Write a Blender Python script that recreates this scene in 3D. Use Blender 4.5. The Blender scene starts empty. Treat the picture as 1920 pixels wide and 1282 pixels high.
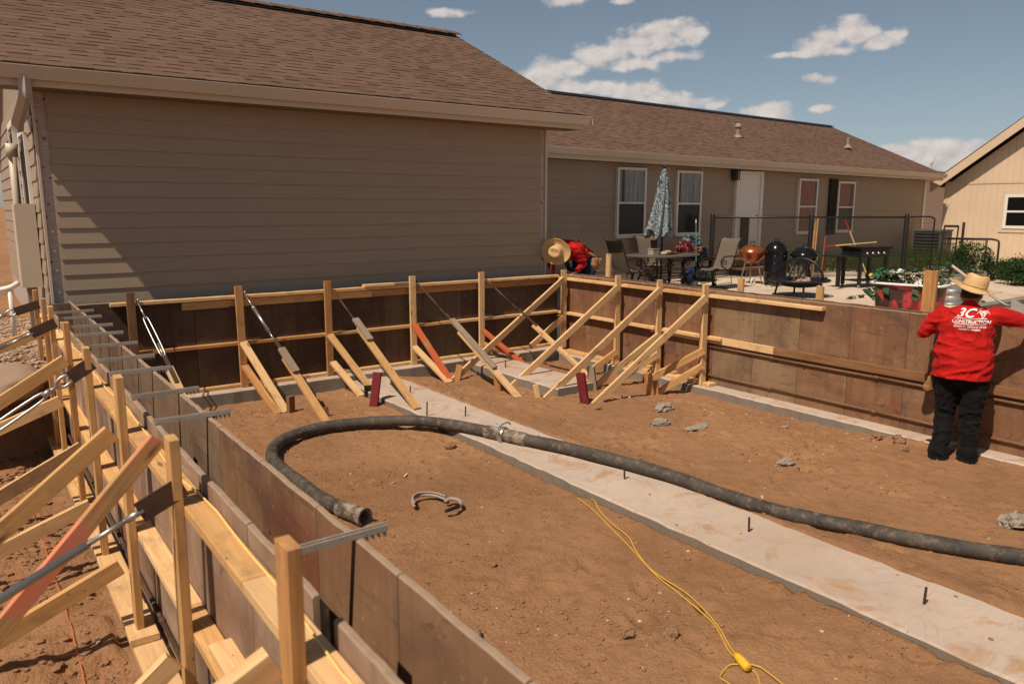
import bpy, bmesh, math, random
import numpy as np
from mathutils import Vector, Matrix, Euler
random.seed(7)
S = bpy.context.scene
COL = S.collection
R = math.radians

# ------------------------------------------------------------------ camera
cam_d = bpy.data.cameras.new('camera'); cam = bpy.data.objects.new('camera', cam_d); COL.objects.link(cam)
cam.location = (0, 0, 2.27)
cam.rotation_euler = (R(90 - 10.02), R(-0.067), R(-35.78))
cam_d.sensor_width = 36.0; cam_d.lens = 26.82
cam_d.clip_start = 0.05; cam_d.clip_end = 3000
cam_d.dof.use_dof = True; cam_d.dof.focus_distance = 8.5; cam_d.dof.aperture_fstop = 3.5
S.camera = cam

# ------------------------------------------------------------------ world: sky with scattered cumulus
SUN = Vector((-1.0, -0.27, 1.54)).normalized()
W = bpy.data.worlds.new('World'); S.world = W; W.use_nodes = True
wn = W.node_tree; wn.nodes.clear()
def wnode(tree, typ, **kw):
    n = tree.nodes.new(typ)
    for k, v in kw.items(): setattr(n, k, v)
    return n
sky = wnode(wn, 'ShaderNodeTexSky', sky_type='NISHITA', sun_disc=False)
sky.sun_elevation = math.asin(SUN.z); sky.sun_rotation = math.atan2(SUN.x, SUN.y)
sky.altitude = 1500; sky.air_density = 1.0; sky.dust_density = 1.6; sky.ozone_density = 1.6
SKY_STRENGTH = 0.067
# cloud blobs: azimuth (deg from +Y to +X), elevation (deg), half width, half height
CL = [(38.48,9.63,1.72,0.78),(39.81,9.79,1.52,0.7),(41.51,10.47,1.69,0.83),(43.01,10.61,1.87,0.9),(44.68,11.08,1.85,0.96),(46.14,11.62,1.65,0.95),(47.78,11.75,1.62,0.87),(48.68,11.78,0.9,0.47),(47.1,10.31,1.82,0.41),(43.97,9.89,2.23,0.56),(37.72,8.92,1.91,0.64),(40.02,8.36,2.28,0.65),(42.31,8.33,2.26,0.64),(44.58,8.03,2.24,0.71),(46.46,7.52,2.21,0.64),(48.68,7.21,1.82,0.43),(49.97,6.99,0.9,0.28),(56.39,10.4,1.32,0.59),(57.35,10.76,1.3,0.78),(58.45,11.32,1.12,0.83),(59.11,10.94,1.27,0.77),(60.26,10.44,1.25,0.45),(61.31,10.85,0.77,0.41),(57.56,10.09,1.3,0.33),(54.39,10.07,1.19,0.23),(55.57,10.06,1.01,0.27),(39.57,14.09,1.31,0.46),(43.49,13.99,0.92,0.3),(31.28,13.25,1.43,0.34),(56.51,8.44,0.73,0.3),(57.35,8.29,0.82,0.34),(53.37,6.59,1.74,0.56),(54.09,6.22,1.38,0.49),(56.97,6.52,1.0,0.24),(62.51,3.51,1.53,0.61),(63.86,3.8,1.79,0.73),(65.52,3.57,1.59,0.72),(64.39,2.95,2.64,0.67),(61.29,3.03,1.26,0.48)]
g = bpy.data.node_groups.new('cloud_density', 'ShaderNodeTree')
g.interface.new_socket('P', in_out='INPUT', socket_type='NodeSocketVector')
g.interface.new_socket('D', in_out='OUTPUT', socket_type='NodeSocketFloat')
g.interface.new_socket('L', in_out='OUTPUT', socket_type='NodeSocketFloat')
gi = wnode(g, 'NodeGroupInput'); go = wnode(g, 'NodeGroupOutput')
def gm(op, a, b=None, clamp=False):
    n = wnode(g, 'ShaderNodeMath', operation=op, use_clamp=clamp)
    for i, v in enumerate((a, b)):
        if v is None: continue
        if isinstance(v, (int, float)): n.inputs[i].default_value = v
        else: g.links.new(v, n.inputs[i])
    return n.outputs[0]
acc = None
for (az, el, ra, re) in CL:
    s = wnode(g, 'ShaderNodeVectorMath', operation='SUBTRACT'); g.links.new(gi.outputs[0], s.inputs[0]); s.inputs[1].default_value = (az, el, 0)
    m = wnode(g, 'ShaderNodeVectorMath', operation='MULTIPLY'); g.links.new(s.outputs[0], m.inputs[0]); m.inputs[1].default_value = (1 / ra, 1 / re, 0)
    d = wnode(g, 'ShaderNodeVectorMath', operation='LENGTH'); g.links.new(m.outputs[0], d.inputs[0])
    if acc is None: acc = d.outputs['Value']
    else:
        mm = wnode(g, 'ShaderNodeMath', operation='MINIMUM'); g.links.new(acc, mm.inputs[0]); g.links.new(d.outputs['Value'], mm.inputs[1])
        acc = mm.outputs[0]
sc_ = wnode(g, 'ShaderNodeVectorMath', operation='MULTIPLY'); g.links.new(gi.outputs[0], sc_.inputs[0]); sc_.inputs[1].default_value = (1, 1.5, 1)
n1 = wnode(g, 'ShaderNodeTexNoise'); n1.inputs['Scale'].default_value = .62; n1.inputs['Detail'].default_value = 7; n1.inputs['Roughness'].default_value = .52
g.links.new(sc_.outputs[0], n1.inputs['Vector'])
nn = gm('MULTIPLY', gm('SUBTRACT', n1.outputs['Fac'], .5), 2.3)
# away from the view the sky goes on with similar scattered clouds
n3 = wnode(g, 'ShaderNodeTexNoise'); n3.inputs['Scale'].default_value = .085; n3.inputs['Detail'].default_value = 2; g.links.new(sc_.outputs[0], n3.inputs['Vector'])
sp_ = wnode(g, 'ShaderNodeSeparateXYZ'); g.links.new(gi.outputs[0], sp_.inputs[0])
away = gm('SUBTRACT', gm('ABSOLUTE', gm('SUBTRACT', sp_.outputs[0], 36.0)), 38.0, True)
gen = gm('MULTIPLY', gm('SUBTRACT', n3.outputs['Fac'], .60), 9.0)
lowmask = gm('MULTIPLY', gm('SUBTRACT', sp_.outputs[1], 34.0, True), 5.0)
gen = gm('SUBTRACT', gm('SUBTRACT', gen, gm('MULTIPLY', gm('SUBTRACT', 1.0, away), 9.0)), lowmask)
base = gm('MAXIMUM', gm('SUBTRACT', 1.0, acc), gen)
g.links.new(gm('ADD', base, nn), go.inputs[0])
n2 = wnode(g, 'ShaderNodeTexNoise'); n2.inputs['Scale'].default_value = .62; n2.inputs['Detail'].default_value = 4; n2.inputs['Roughness'].default_value = .52
of = wnode(g, 'ShaderNodeVectorMath', operation='ADD'); of.inputs[1].default_value = (-.35, .6, 0); g.links.new(sc_.outputs[0], of.inputs[0]); g.links.new(of.outputs[0], n2.inputs['Vector'])
g.links.new(gm('SUBTRACT', n1.outputs['Fac'], n2.outputs['Fac']), go.inputs[1])

tc = wnode(wn, 'ShaderNodeTexCoord'); sep = wnode(wn, 'ShaderNodeSeparateXYZ'); wn.links.new(tc.outputs['Generated'], sep.inputs[0])
def wm_(op, a, b=None, clamp=False):
    n = wnode(wn, 'ShaderNodeMath', operation=op, use_clamp=clamp)
    for i, v in enumerate((a, b)):
        if v is None: continue
        if isinstance(v, (int, float)): n.inputs[i].default_value = v
        else: wn.links.new(v, n.inputs[i])
    return n.outputs[0]
azn = wm_('MULTIPLY', wm_('ARCTAN2', sep.outputs[0], sep.outputs[1]), 57.29578)
eln = wm_('MULTIPLY', wm_('ARCSINE', sep.outputs[2]), 57.29578)
cmb = wnode(wn, 'ShaderNodeCombineXYZ'); wn.links.new(azn, cmb.inputs[0]); wn.links.new(eln, cmb.inputs[1])
d1 = wnode(wn, 'ShaderNodeGroup'); d1.node_tree = g; wn.links.new(cmb.outputs[0], d1.inputs[0])
mr = wnode(wn, 'ShaderNodeMapRange', interpolation_type='SMOOTHSTEP'); wn.links.new(d1.outputs[0], mr.inputs[0])
mr.inputs[1].default_value = -.25; mr.inputs[2].default_value = .55; mr.inputs[3].default_value = 0; mr.inputs[4].default_value = .97
lit = wm_('MULTIPLY', d1.outputs[1], 1.8)
lit = wm_('ADD', lit, .55, True)
ccol = wnode(wn, 'ShaderNodeMix', data_type='RGBA'); wn.links.new(lit, ccol.inputs['Factor'])
ccol.inputs['A'].default_value = (7.4, 6.8, 6.7, 1); ccol.inputs['B'].default_value = (10.8, 9.8, 9.1, 1)
hs = wnode(wn, 'ShaderNodeHueSaturation'); hs.inputs['Hue'].default_value = .487; hs.inputs['Saturation'].default_value = .70; hs.inputs['Value'].default_value = 1.0
wn.links.new(sky.outputs[0], hs.inputs['Color'])
mx = wnode(wn, 'ShaderNodeMix', data_type='RGBA'); wn.links.new(mr.outputs[0], mx.inputs['Factor']); wn.links.new(hs.outputs[0], mx.inputs['A']); wn.links.new(ccol.outputs['Result'], mx.inputs['B'])
bg = wnode(wn, 'ShaderNodeBackground'); bg.inputs['Strength'].default_value = SKY_STRENGTH; wn.links.new(mx.outputs['Result'], bg.inputs['Color'])
wo = wnode(wn, 'ShaderNodeOutputWorld'); wn.links.new(bg.outputs[0], wo.inputs[0])

# ------------------------------------------------------------------ sun, exposure
sd = bpy.data.lights.new('sun', 'SUN'); sun = bpy.data.objects.new('sun', sd); COL.objects.link(sun)
sd.energy = 5.0; sd.angle = R(0.53); sd.color = (1.0, .83, .67)
sun.rotation_euler = (-SUN).to_track_quat('-Z', 'Y').to_euler(); sun.location = (-8, -3, 14)
S.view_settings.view_transform = 'Standard'; S.view_settings.look = 'None'
S.view_settings.exposure = 0.0; S.view_settings.gamma = 1.0; S.view_settings.use_curve_mapping = False
S.cycles.use_denoising = True
W.cycles.sampling_method = 'MANUAL'; W.cycles.sample_map_resolution = 512
S.cycles.max_bounces = 6; S.cycles.transparent_max_bounces = 12

# ------------------------------------------------------------------ helpers
def wmat(o):
    m = o.matrix_basis.copy()
    if o.parent: m = wmat(o.parent) @ o.matrix_parent_inverse @ m
    return m
def attach(o, p):
    if p is not None:
        o.parent = p; o.matrix_parent_inverse = wmat(p).inverted()
    return o
def tag(o, label=None, cat=None, group=None, kind=None):
    if label: o['label'] = label
    if cat: o['category'] = cat
    if group: o['group'] = group
    if kind: o['kind'] = kind
    return o
def thing(name, label, cat, loc=(0, 0, 0), group=None, rz=0.0):
    o = bpy.data.objects.new(name, None); COL.objects.link(o); o.location = loc; o.rotation_euler = (0, 0, rz)
    o.empty_display_size = .2
    return tag(o, label, cat, group)
def link_mesh(name, me, mat=None, parent=None, matrix=None):
    o = bpy.data.objects.new(name, me); COL.objects.link(o)
    if mat is not None and not me.materials: me.materials.append(mat)
    if matrix is not None: o.matrix_basis = matrix
    return attach(o, parent)
class MB:
    """collects polygons, builds one mesh"""
    def __init__(s): s.v = []; s.f = []; s.m = []; s.cur = 0
    def add(s, vs, fs):
        b = len(s.v); s.v += [tuple(p) for p in vs]; s.f += [tuple(b + i for i in f) for f in fs]; s.m += [s.cur] * len(fs); return s
    def box(s, c, size, rot=None):
        x, y, z = [q / 2 for q in size]
        P = [Vector(p) for p in ((-x, -y, -z), (x, -y, -z), (x, y, -z), (-x, y, -z), (-x, -y, z), (x, -y, z), (x, y, z), (-x, y, z))]
        if rot is not None:
            Rm = Euler(rot).to_matrix(); P = [Rm @ p for p in P]
        c = Vector(c)
        return s.add([p + c for p in P], [(0, 3, 2, 1), (4, 5, 6, 7), (0, 1, 5, 4), (1, 2, 6, 5), (2, 3, 7, 6), (3, 0, 4, 7)])
    def b2(s, lo, hi):
        return s.box([(a + b) / 2 for a, b in zip(lo, hi)], [abs(b - a) for a, b in zip(lo, hi)])
    def tube(s, pts, r, seg=10, caps=True, closed=False):
        pts = [Vector(p) for p in pts]; n = len(pts)
        rs = r if isinstance(r, (list, tuple)) else [r] * n
        rings = []; prevN = None
        for i in range(n):
            if closed: t = pts[(i + 1) % n] - pts[i - 1]
            else: t = pts[min(i + 1, n - 1)] - pts[max(i - 1, 0)]
            if t.length < 1e-9: t = Vector((0, 0, 1))
            t.normalize()
            if prevN is None:
                a = Vector((0, 0, 1)) if abs(t.z) < .9 else Vector((1, 0, 0)); N = t.cross(a).normalized()
            else:
                N = prevN - t * prevN.dot(t); N = N.normalized() if N.length > 1e-6 else t.orthogonal().normalized()
            prevN = N; B = t.cross(N)
            rings.append([pts[i] + (N * math.cos(k * 2 * math.pi / seg) + B * math.sin(k * 2 * math.pi / seg)) * rs[i] for k in range(seg)])
        b = []; fs = []
        for rg in rings: b += rg
        m = n if closed else n - 1
        for i in range(m):
            j = (i + 1) % n
            for k in range(seg): fs.append((i * seg + k, i * seg + (k + 1) % seg, j * seg + (k + 1) % seg, j * seg + k))
        if caps and not closed:
            fs.append(tuple(range(seg - 1, -1, -1))); fs.append(tuple((n - 1) * seg + k for k in range(seg)))
        return s.add(b, fs)
    def lathe(s, prof, c=(0, 0, 0), seg=24, a0=0, a1=2 * math.pi, sx=1, sy=1):
        c = Vector(c); full = abs(a1 - a0 - 2 * math.pi) < 1e-6; n = seg if full else seg + 1
        vs = []; fs = []
        for (r, z) in prof:
            for k in range(n):
                a = a0 + (a1 - a0) * k / seg
                vs.append(c + Vector((r * math.cos(a) * sx, r * math.sin(a) * sy, z)))
        for i in range(len(prof) - 1):
            for k in range(n if full else n - 1):
                fs.append((i * n + k, i * n + (k + 1) % n, (i + 1) * n + (k + 1) % n, (i + 1) * n + k))
        return s.add(vs, fs)
    def extrude(s, prof, p0, p1, up=(0, 0, 1), caps=True):
        """profile (side, up) swept from p0 to p1"""
        p0 = Vector(p0); p1 = Vector(p1); t = (p1 - p0).normalized(); up = Vector(up); sd_ = t.cross(up).normalized(); u2 = sd_.cross(t)
        n = len(prof); vs = [p + sd_ * a + u2 * b for p in (p0, p1) for (a, b) in prof]
        fs = [(k, (k + 1) % n, n + (k + 1) % n, n + k) for k in range(n)]
        if caps: fs += [tuple(range(n - 1, -1, -1)), tuple(range(n, 2 * n))]
        return s.add(vs, fs)
    def build(s, name, mat, parent=None, smooth=False, loc=None, matrix=None, angle=None):
        me = bpy.data.meshes.new(name); me.from_pydata(s.v, [], s.f)
        mats = mat if isinstance(mat, (list, tuple)) else [mat]
        for m in mats: me.materials.append(m)
        if len(mats) > 1: me.polygons.foreach_set('material_index', s.m)
        bm = bmesh.new(); bm.from_mesh(me); bmesh.ops.recalc_face_normals(bm, faces=bm.faces); bm.to_mesh(me); bm.free()
        if smooth: me.shade_smooth() if angle is None else None
        if angle is not None:
            me.shade_smooth(); 
            try: me.set_sharp_from_angle(angle=R(angle))
            except Exception: pass
        o = bpy.data.objects.new(name, me); COL.objects.link(o)
        if matrix is not None: o.matrix_basis = matrix
        elif loc is not None: o.location = loc
        return attach(o, parent)
def frame(p0, p1, up=(0, 0, 1)):
    p0 = Vector(p0); p1 = Vector(p1); x = (p1 - p0).normalized(); up = Vector(up)
    if abs(x.dot(up)) > .995: up = Vector((1, 0, 0)) if abs(x.x) < .9 else Vector((0, 1, 0))
    y = up.cross(x).normalized(); z = x.cross(y)
    m = Matrix((x, y, z)).transposed().to_4x4(); m.translation = p0
    return m, (p1 - p0).length
def lumber(name, p0, p1, w, h, mat, parent=None, up=(0, 0, 1), ch=.0025):
    """one piece of lumber: h measured along up, w across; local X runs along the grain"""
    m, L = frame(p0, p1, up); a, b = w / 2, h / 2
    pr = [(-a + ch, -b), (a - ch, -b), (a, -b + ch), (a, b - ch), (a - ch, b), (-a + ch, b), (-a, b - ch), (-a, -b + ch)]
    me = bpy.data.meshes.new(name); vs = [(x, p[0], p[1]) for x in (0, L) for p in pr]
    fs = [(k, (k + 1) % 8, 8 + (k + 1) % 8, 8 + k) for k in range(8)] + [tuple(range(7, -1, -1)), tuple(range(8, 16))]
    me.from_pydata(vs, [], fs)
    return link_mesh(name, me, mat, parent, m)
def smooth_path(pts, n=8):
    P = [Vector(p) for p in pts]; out = []
    for i in range(len(P) - 1):
        p0 = P[max(i - 1, 0)]; p1 = P[i]; p2 = P[i + 1]; p3 = P[min(i + 2, len(P) - 1)]
        for k in range(n):
            t = k / n
            out.append(.5 * ((2 * p1) + (p2 - p0) * t + (2 * p0 - 5 * p1 + 4 * p2 - p3) * t * t + (3 * p1 - p0 - 3 * p2 + p3) * t ** 3))
    out.append(P[-1]); return out
def vnoise(x, y, seed=0):
    xi = np.floor(x).astype(np.int64); yi = np.floor(y).astype(np.int64); xf = x - xi; yf = y - yi
    def h(a, b):
        n = (a * 374761393 + b * 668265263 + seed * 974711) & 0x7fffffff
        n = ((n ^ (n >> 13)) * 1274126177) & 0x7fffffff
        return ((n ^ (n >> 16)) & 0xffff) / 65535.0
    u = xf * xf * (3 - 2 * xf); v = yf * yf * (3 - 2 * yf)
    return (h(xi, yi) * (1 - u) + h(xi + 1, yi) * u) * (1 - v) + (h(xi, yi + 1) * (1 - u) + h(xi + 1, yi + 1) * u) * v - .5
def fbm(x, y, sc, octv=4, seed=0, gain=.5):
    t = 0; a = 1.0
    for o in range(octv):
        t = t + a * vnoise(x * sc, y * sc, seed + o); sc *= 2.03; a *= gain
    return t
def sstep(a, b, x):
    t = np.clip((x - a) / (b - a), 0, 1); return t * t * (3 - 2 * t)
def rock_mesh(name, sx, sy, sz, seed, sub=2, rough=.25, flat=.0):
    bm = bmesh.new(); bmesh.ops.create_icosphere(bm, subdivisions=sub, radius=1)
    r = random.Random(seed); ax = [Vector((r.gauss(0, 1), r.gauss(0, 1), r.gauss(0, 1))).normalized() for _ in range(9)]; cut = [r.uniform(.55, .95) for _ in ax]
    for v in bm.verts:
        p = v.co.copy()
        for a, c in zip(ax, cut):
            d = p.dot(a)
            if d > c: p -= a * (d - c)
        p += Vector((r.uniform(-1, 1), r.uniform(-1, 1), r.uniform(-1, 1))) * rough * .16
        v.co = (p.x * sx, p.y * sy, max(p.z, -1 + flat) * sz)
    me = bpy.data.meshes.new(name); bm.to_mesh(me); bm.free(); return me

# ------------------------------------------------------------------ materials
class M_:
    def __init__(s, name, rough=.7, metal=0.0, spec=.3):
        s.m = bpy.data.materials.new(name); s.m.use_nodes = True; s.t = s.m.node_tree; s.t.nodes.clear()
        s.b = s.t.nodes.new('ShaderNodeBsdfPrincipled'); s.o = s.t.nodes.new('ShaderNodeOutputMaterial'); s.t.links.new(s.b.outputs[0], s.o.inputs[0])
        s.b.inputs['Roughness'].default_value = rough; s.b.inputs['Metallic'].default_value = metal; s.b.inputs['Specular IOR Level'].default_value = spec
        s.tc = None
    def set(s, sock, v):
        i = s.b.inputs[sock] if isinstance(sock, str) else sock
        if isinstance(v, bpy.types.NodeSocket): s.t.links.new(v, i)
        elif isinstance(v, (tuple, list)): i.default_value = tuple(v) + ((1,) if len(v) == 3 and len(i.default_value) == 4 else ())
        else: i.default_value = v
    def N(s, typ, **kw):
        n = s.t.nodes.new(typ)
        for k, v in kw.items(): setattr(n, k, v)
        return n
    def co(s, kind='Object', scale=(1, 1, 1), rand=False):
        if s.tc is None: s.tc = s.N('ShaderNodeTexCoord')
        v = s.tc.outputs[kind]
        m = s.N('ShaderNodeMapping'); s.t.links.new(v, m.inputs[0]); m.inputs['Scale'].default_value = scale
        if rand:
            oi = s.N('ShaderNodeObjectInfo'); mu = s.math('MULTIPLY', oi.outputs['Random'], 37.0)
            c = s.N('ShaderNodeCombineXYZ'); 
            for k in range(3): s.t.links.new(mu, c.inputs[k])
            s.t.links.new(c.outputs[0], m.inputs['Location'])
        return m.outputs[0]
    def pos(s, scale=(1, 1, 1)):
        gmt = s.N('ShaderNodeNewGeometry'); m = s.N('ShaderNodeMapping'); s.t.links.new(gmt.outputs['Position'], m.inputs[0]); m.inputs['Scale'].default_value = scale; return m.outputs[0]
    def noise(s, vec, scale, detail=4, rough=.55, dist=0.0):
        n = s.N('ShaderNodeTexNoise'); s.t.links.new(vec, n.inputs['Vector']); n.inputs['Scale'].default_value = scale; n.inputs['Detail'].default_value = detail
        n.inputs['Roughness'].default_value = rough; n.inputs['Distortion'].default_value = dist; return n.outputs['Fac']
    def voro(s, vec, scale, feature='F1', out='Distance'):
        n = s.N('ShaderNodeTexVoronoi', feature=feature); s.t.links.new(vec, n.inputs['Vector']); n.inputs['Scale'].default_value = scale; return n.outputs[out]
    def math(s, op, a, b=None, clamp=False):
        n = s.N('ShaderNodeMath', operation=op, use_clamp=clamp)
        for i, v in enumerate((a, b)):
            if v is not None: s.set(n.inputs[i], v)
        return n.outputs[0]
    def rng(s, v, a, b, c=0, d=1):
        n = s.N('ShaderNodeMapRange'); s.set(n.inputs[0], v)
        for i, q in enumerate((a, b, c, d)): n.inputs[i + 1].default_value = q
        return n.outputs[0]
    def mix(s, f, a, b, blend='MIX'):
        n = s.N('ShaderNodeMix', data_type='RGBA', blend_type=blend); s.set(n.inputs['Factor'], f); s.set(n.inputs['A'], a); s.set(n.inputs['B'], b); return n.outputs['Result']
    def ramp(s, f, stops):
        n = s.N('ShaderNodeValToRGB'); s.set(n.inputs[0], f); e = n.color_ramp.elements
        while len(e) < len(stops): e.new(.5)
        for q, (p, c) in zip(e, stops): q.position = p; q.color = tuple(c) + (1,)
        return n.outputs[0]
    def rand(s):
        return s.N('ShaderNodeObjectInfo').outputs['Random']
    def bump(s, h, strength=.3, dist=.01):
        n = s.N('ShaderNodeBump'); s.set(n.inputs['Height'], h); n.inputs['Strength'].default_value = strength; n.inputs['Distance'].default_value = dist
        s.t.links.new(n.outputs[0], s.b.inputs['Normal']); return n
def val(c, k): return tuple(q * k for q in c)
def plain(name, c, rough=.6, metal=0.0, spec=.3, var=.12, sc=8, bump=0.0):
    q = M_(name, rough, metal, spec); v = q.co(); n = q.noise(v, sc, 5)
    q.set('Base Color', q.mix(n, val(c, 1 - var), val(c, 1 + var)))
    if bump: q.bump(q.noise(v, sc * 6, 4), bump, .004)
    return q.m
def wood(name, c1, c2, dark=(.12, .06, .03), grey=0.0, paint=None, pfac=.5):
    q = M_(name, .7, 0, .12)
    v = q.co('Object', (1.3, 22, 22), True); g1 = q.noise(v, 1.6, 6, .6, .8)
    v2 = q.co('Object', (.8, 4, 4), True); g2 = q.noise(v2, 1.0, 3)
    col = q.mix(q.rng(g1, .36, .64), val(c1, 1.06), val(c2, .86))
    col = q.mix(q.math('MULTIPLY', q.rng(g2, .45, .75), .5), col, val(c1, .72))
    rd = q.rand(); col = q.mix(q.rng(rd, 0, 1, 0, .45), col, val(c2, .66), 'MIX')
    vk = q.co('Object', (2.2, 9, 9), True); k = q.voro(vk, 1.0); col = q.mix(q.rng(k, .05, .13, .85, 0), col, dark)
    vd = q.co('Object', (3, 3, 3), True); dn = q.noise(vd, 2.2, 6, .65); col = q.mix(q.rng(dn, .54, .72, 0, .55 + grey * .3), col, (.22, .15, .095)); sv_ = q.noise(q.co('Object', (5, 5, 5), True), 3.1, 5, .7); col = q.mix(q.rng(sv_, .66, .72, 0, .5), col, (.50, .43, .35))
    if grey: col = q.mix(grey, col, (.27, .235, .20))
    nl = q.voro(q.co('Object', (7, 16, 16), True), 1.0); col = q.mix(q.rng(nl, .045, .07, .8, 0), col, (.05, .03, .02))
    if paint:
        pv = q.co('Object', (2.2, 2.2, 2.2), True); pn = q.noise(pv, 1.2, 4); col = q.mix(q.rng(pn, .62 - pfac * .4, .70 - pfac * .4), col, paint)
    q.set('Base Color', col); q.bump(g1, .22, .002); return q.m
WOOD = wood('lumber_pine', (.69, .425, .185), (.60, .34, .13))
WOODL = wood('lumber_pale', (.77, .525, .27), (.70, .45, .215))
WOODR = wood('lumber_fir', (.55, .295, .115), (.45, .22, .078))
WOODD = wood('lumber_brown', (.27, .145, .065), (.20, .10, .045))
WOODG = wood('lumber_weathered', (.36, .265, .18), (.27, .19, .125), grey=.35)
WOODO = wood('lumber_orange_paint', (.50, .29, .13), (.42, .22, .09), paint=(.52, .12, .045), pfac=.62)
WOODP = wood('lumber_red_sprayed', (.54, .32, .14), (.46, .25, .10), paint=(.60, .21, .12), pfac=.36)
WOODRED = wood('lumber_red_paint', (.19, .05, .04), (.14, .018, .022), paint=(.165, .022, .026), pfac=.75)
WOODB = wood('lumber_black_paint', (.03, .022, .018), (.02, .015, .012))
# ------------------------------------------------------------------ surface materials
q = M_('soil', .95, 0, .1); v = q.pos()
n1 = q.noise(v, .9, 6, .6); n2 = q.noise(v, 9, 6, .65); n3 = q.noise(v, 55, 4, .6); n4 = q.noise(v, .35, 3)
c = q.mix(q.rng(n1, .35, .65), (.355, .195, .10), (.295, .16, .081)); c = q.mix(q.rng(n2, .5, .75), c, (.245, .127, .06)); c = q.mix(q.rng(n4, .48, .66, 0, .5), c, (.40, .225, .115))
sp = q.voro(v, 42); c = q.mix(q.rng(sp, .05, .11, .4, 0), c, (.40, .27, .17)); n5 = q.noise(v, .55, 4, .6, .8); c = q.mix(q.rng(n5, .50, .68, 0, .55), c, (.225, .118, .055)); n6 = q.noise(v, 2.4, 5, .65, .6); c = q.mix(q.rng(n6, .56, .72, 0, .5), c, (.21, .112, .055))
q.set('Base Color', c); n7 = q.noise(v, 130, 3, .7); vc = q.voro(v, 36); h = q.math('ADD', q.math('ADD', q.math('MULTIPLY', n2, .25), q.math('MULTIPLY', n3, .6)), q.math('ADD', q.math('MULTIPLY', n7, .5), q.math('MULTIPLY', vc, -.35))); q.bump(h, .9, .022); SOIL = q.m
def concrete(name, c, stain=None, bump=.15, sc=1.0):
    q = M_(name, .85, 0, .2); v = q.pos((sc, sc, sc)); a = q.noise(v, 1.3, 6, .6); b = q.noise(v, 14, 5, .6); d = q.noise(v, 120, 2)
    col = q.mix(q.rng(a, .3, .7), val(c, .86), val(c, 1.08)); col = q.mix(q.rng(b, .52, .72, 0, .35), col, val(c, .72))
    if stain:
        s1 = q.noise(v, 2.3, 7, .7, 1.2); col = q.mix(q.rng(s1, .53, .66, 0, .85), col, stain); s2 = q.noise(v, .5, 4); col = q.mix(q.rng(s2, .45, .8, 0, .3), col, stain)
        ck = q.noise(v, .9, 3, .5, .4); col = q.mix(q.rng(q.math('ABSOLUTE', q.math('SUBTRACT', ck, .5)), .001, .003, .22, 0), col, val(c, .4)); tr_ = q.noise(q.pos((1.2 * sc, 6 * sc, 1)), 1.5, 5, .6, .5); col = q.mix(q.rng(tr_, .5, .75, 0, .28), col, val(c, .70))
    q.set('Base Color', col); q.bump(q.math('ADD', b, q.math('MULTIPLY', d, .4)), bump, .006); return q.m
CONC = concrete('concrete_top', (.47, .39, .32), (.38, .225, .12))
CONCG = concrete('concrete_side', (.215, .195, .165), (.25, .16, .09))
PATIO = concrete('patio_concrete', (.56, .465, .365), (.40, .27, .16), .08, .5)
q = M_('siding_paint', .55, 0, .35); v = q.co('Object', (.7, 14, 14), True); gq = q.noise(v, 3.0, 5, .6, .6)
c = q.mix(q.rng(gq, .35, .65), (.315, .24, .172), (.34, .262, .188)); c = q.mix(q.rng(q.rand(), 0, 1, 0, .18), c, (.275, .205, .14)); v3 = q.co('Object', (.5, .5, .5), True); c = q.mix(q.rng(q.noise(v3, 1.5, 5, .65), .55, .8, 0, .3), c, (.375, .285, .20))
q.set('Base Color', c); q.bump(gq, .25, .002); SIDING = q.m
q = M_('shingle', .92, 0, .15)
gmt = q.N('ShaderNodeNewGeometry'); r1 = q.math('FRACT', q.math('ADD', gmt.outputs['Random Per Island'], q.rand()))
c = q.ramp(r1, [(0, (.112, .068, .048)), (.25, (.14, .086, .06)), (.5, (.155, .096, .067)), (.75, (.172, .107, .075)), (1, (.125, .076, .054))])
pv = q.pos(); c = q.mix(q.rng(q.noise(pv, 170, 3, .7), .35, .65, 0, .6), c, (.075, .048, .038)); c = q.mix(q.rng(q.noise(pv, .8, 3), .4, .7, 0, .25), c, (.19, .12, .085))
q.set('Base Color', c); q.bump(q.noise(pv, 150, 3), .4, .004); SHING = q.m
TRIM = plain('trim_almond', (.52, .445, .35), .45, 0, .4, .05, 2)
TRIMW = plain('trim_white', (.72, .68, .61), .45, 0, .4, .05, 3)
GUTTER = plain('gutter_almond', (.50, .43, .34), .35, 0, .5, .05, 1.5)
DOWNSP = plain('downspout_grey', (.36, .33, .28), .4, 0, .5, .05, 2)
SOFFIT = plain('soffit', (.15, .115, .085), .6, 0, .3, .06, 4)  # darker than the almond trim; shade under the eaves is in this colour
BLACK = plain('black_metal', (.018, .017, .016), .4, .3, .5, .2, 12)
BLACKG = plain('black_enamel', (.007, .007, .0075), .16, 0, .3, .1, 4)
STEEL = plain('galvanised_steel', (.42, .41, .39), .38, .85, .5, .18, 14)
RUST = plain('rusty_steel', (.085, .05, .034), .7, .35, .4, .45, 18, .3)
WHITE = plain('white_plastic', (.74, .71, .66), .45, 0, .4, .06, 4)
q = M_('window_glass', .04, 0, .6); q.set('Base Color', (.012, .015, .018)); q.b.inputs['Transmission Weight'].default_value = .0; q.b.inputs['Alpha'].default_value = .22; GLASS = q.m
def cloth(name, c, fold=26, rough=.85, var=.15):
    q = M_(name, rough, 0, .15); v = q.co(); f = q.noise(q.co('Object', (fold, fold, 1.2)), 1, 3); q.set('Base Color', q.mix(q.rng(f, .3, .7), val(c, 1 - var * 2), val(c, 1 + var))); q.bump(q.noise(v, 200, 2), .2, .002); return q.m
CURT = cloth('curtain_grey', (.70, .73, .72), 22, .85, .22); CURTP = cloth('curtain_rose', (.62, .30, .25), 22)
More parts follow.
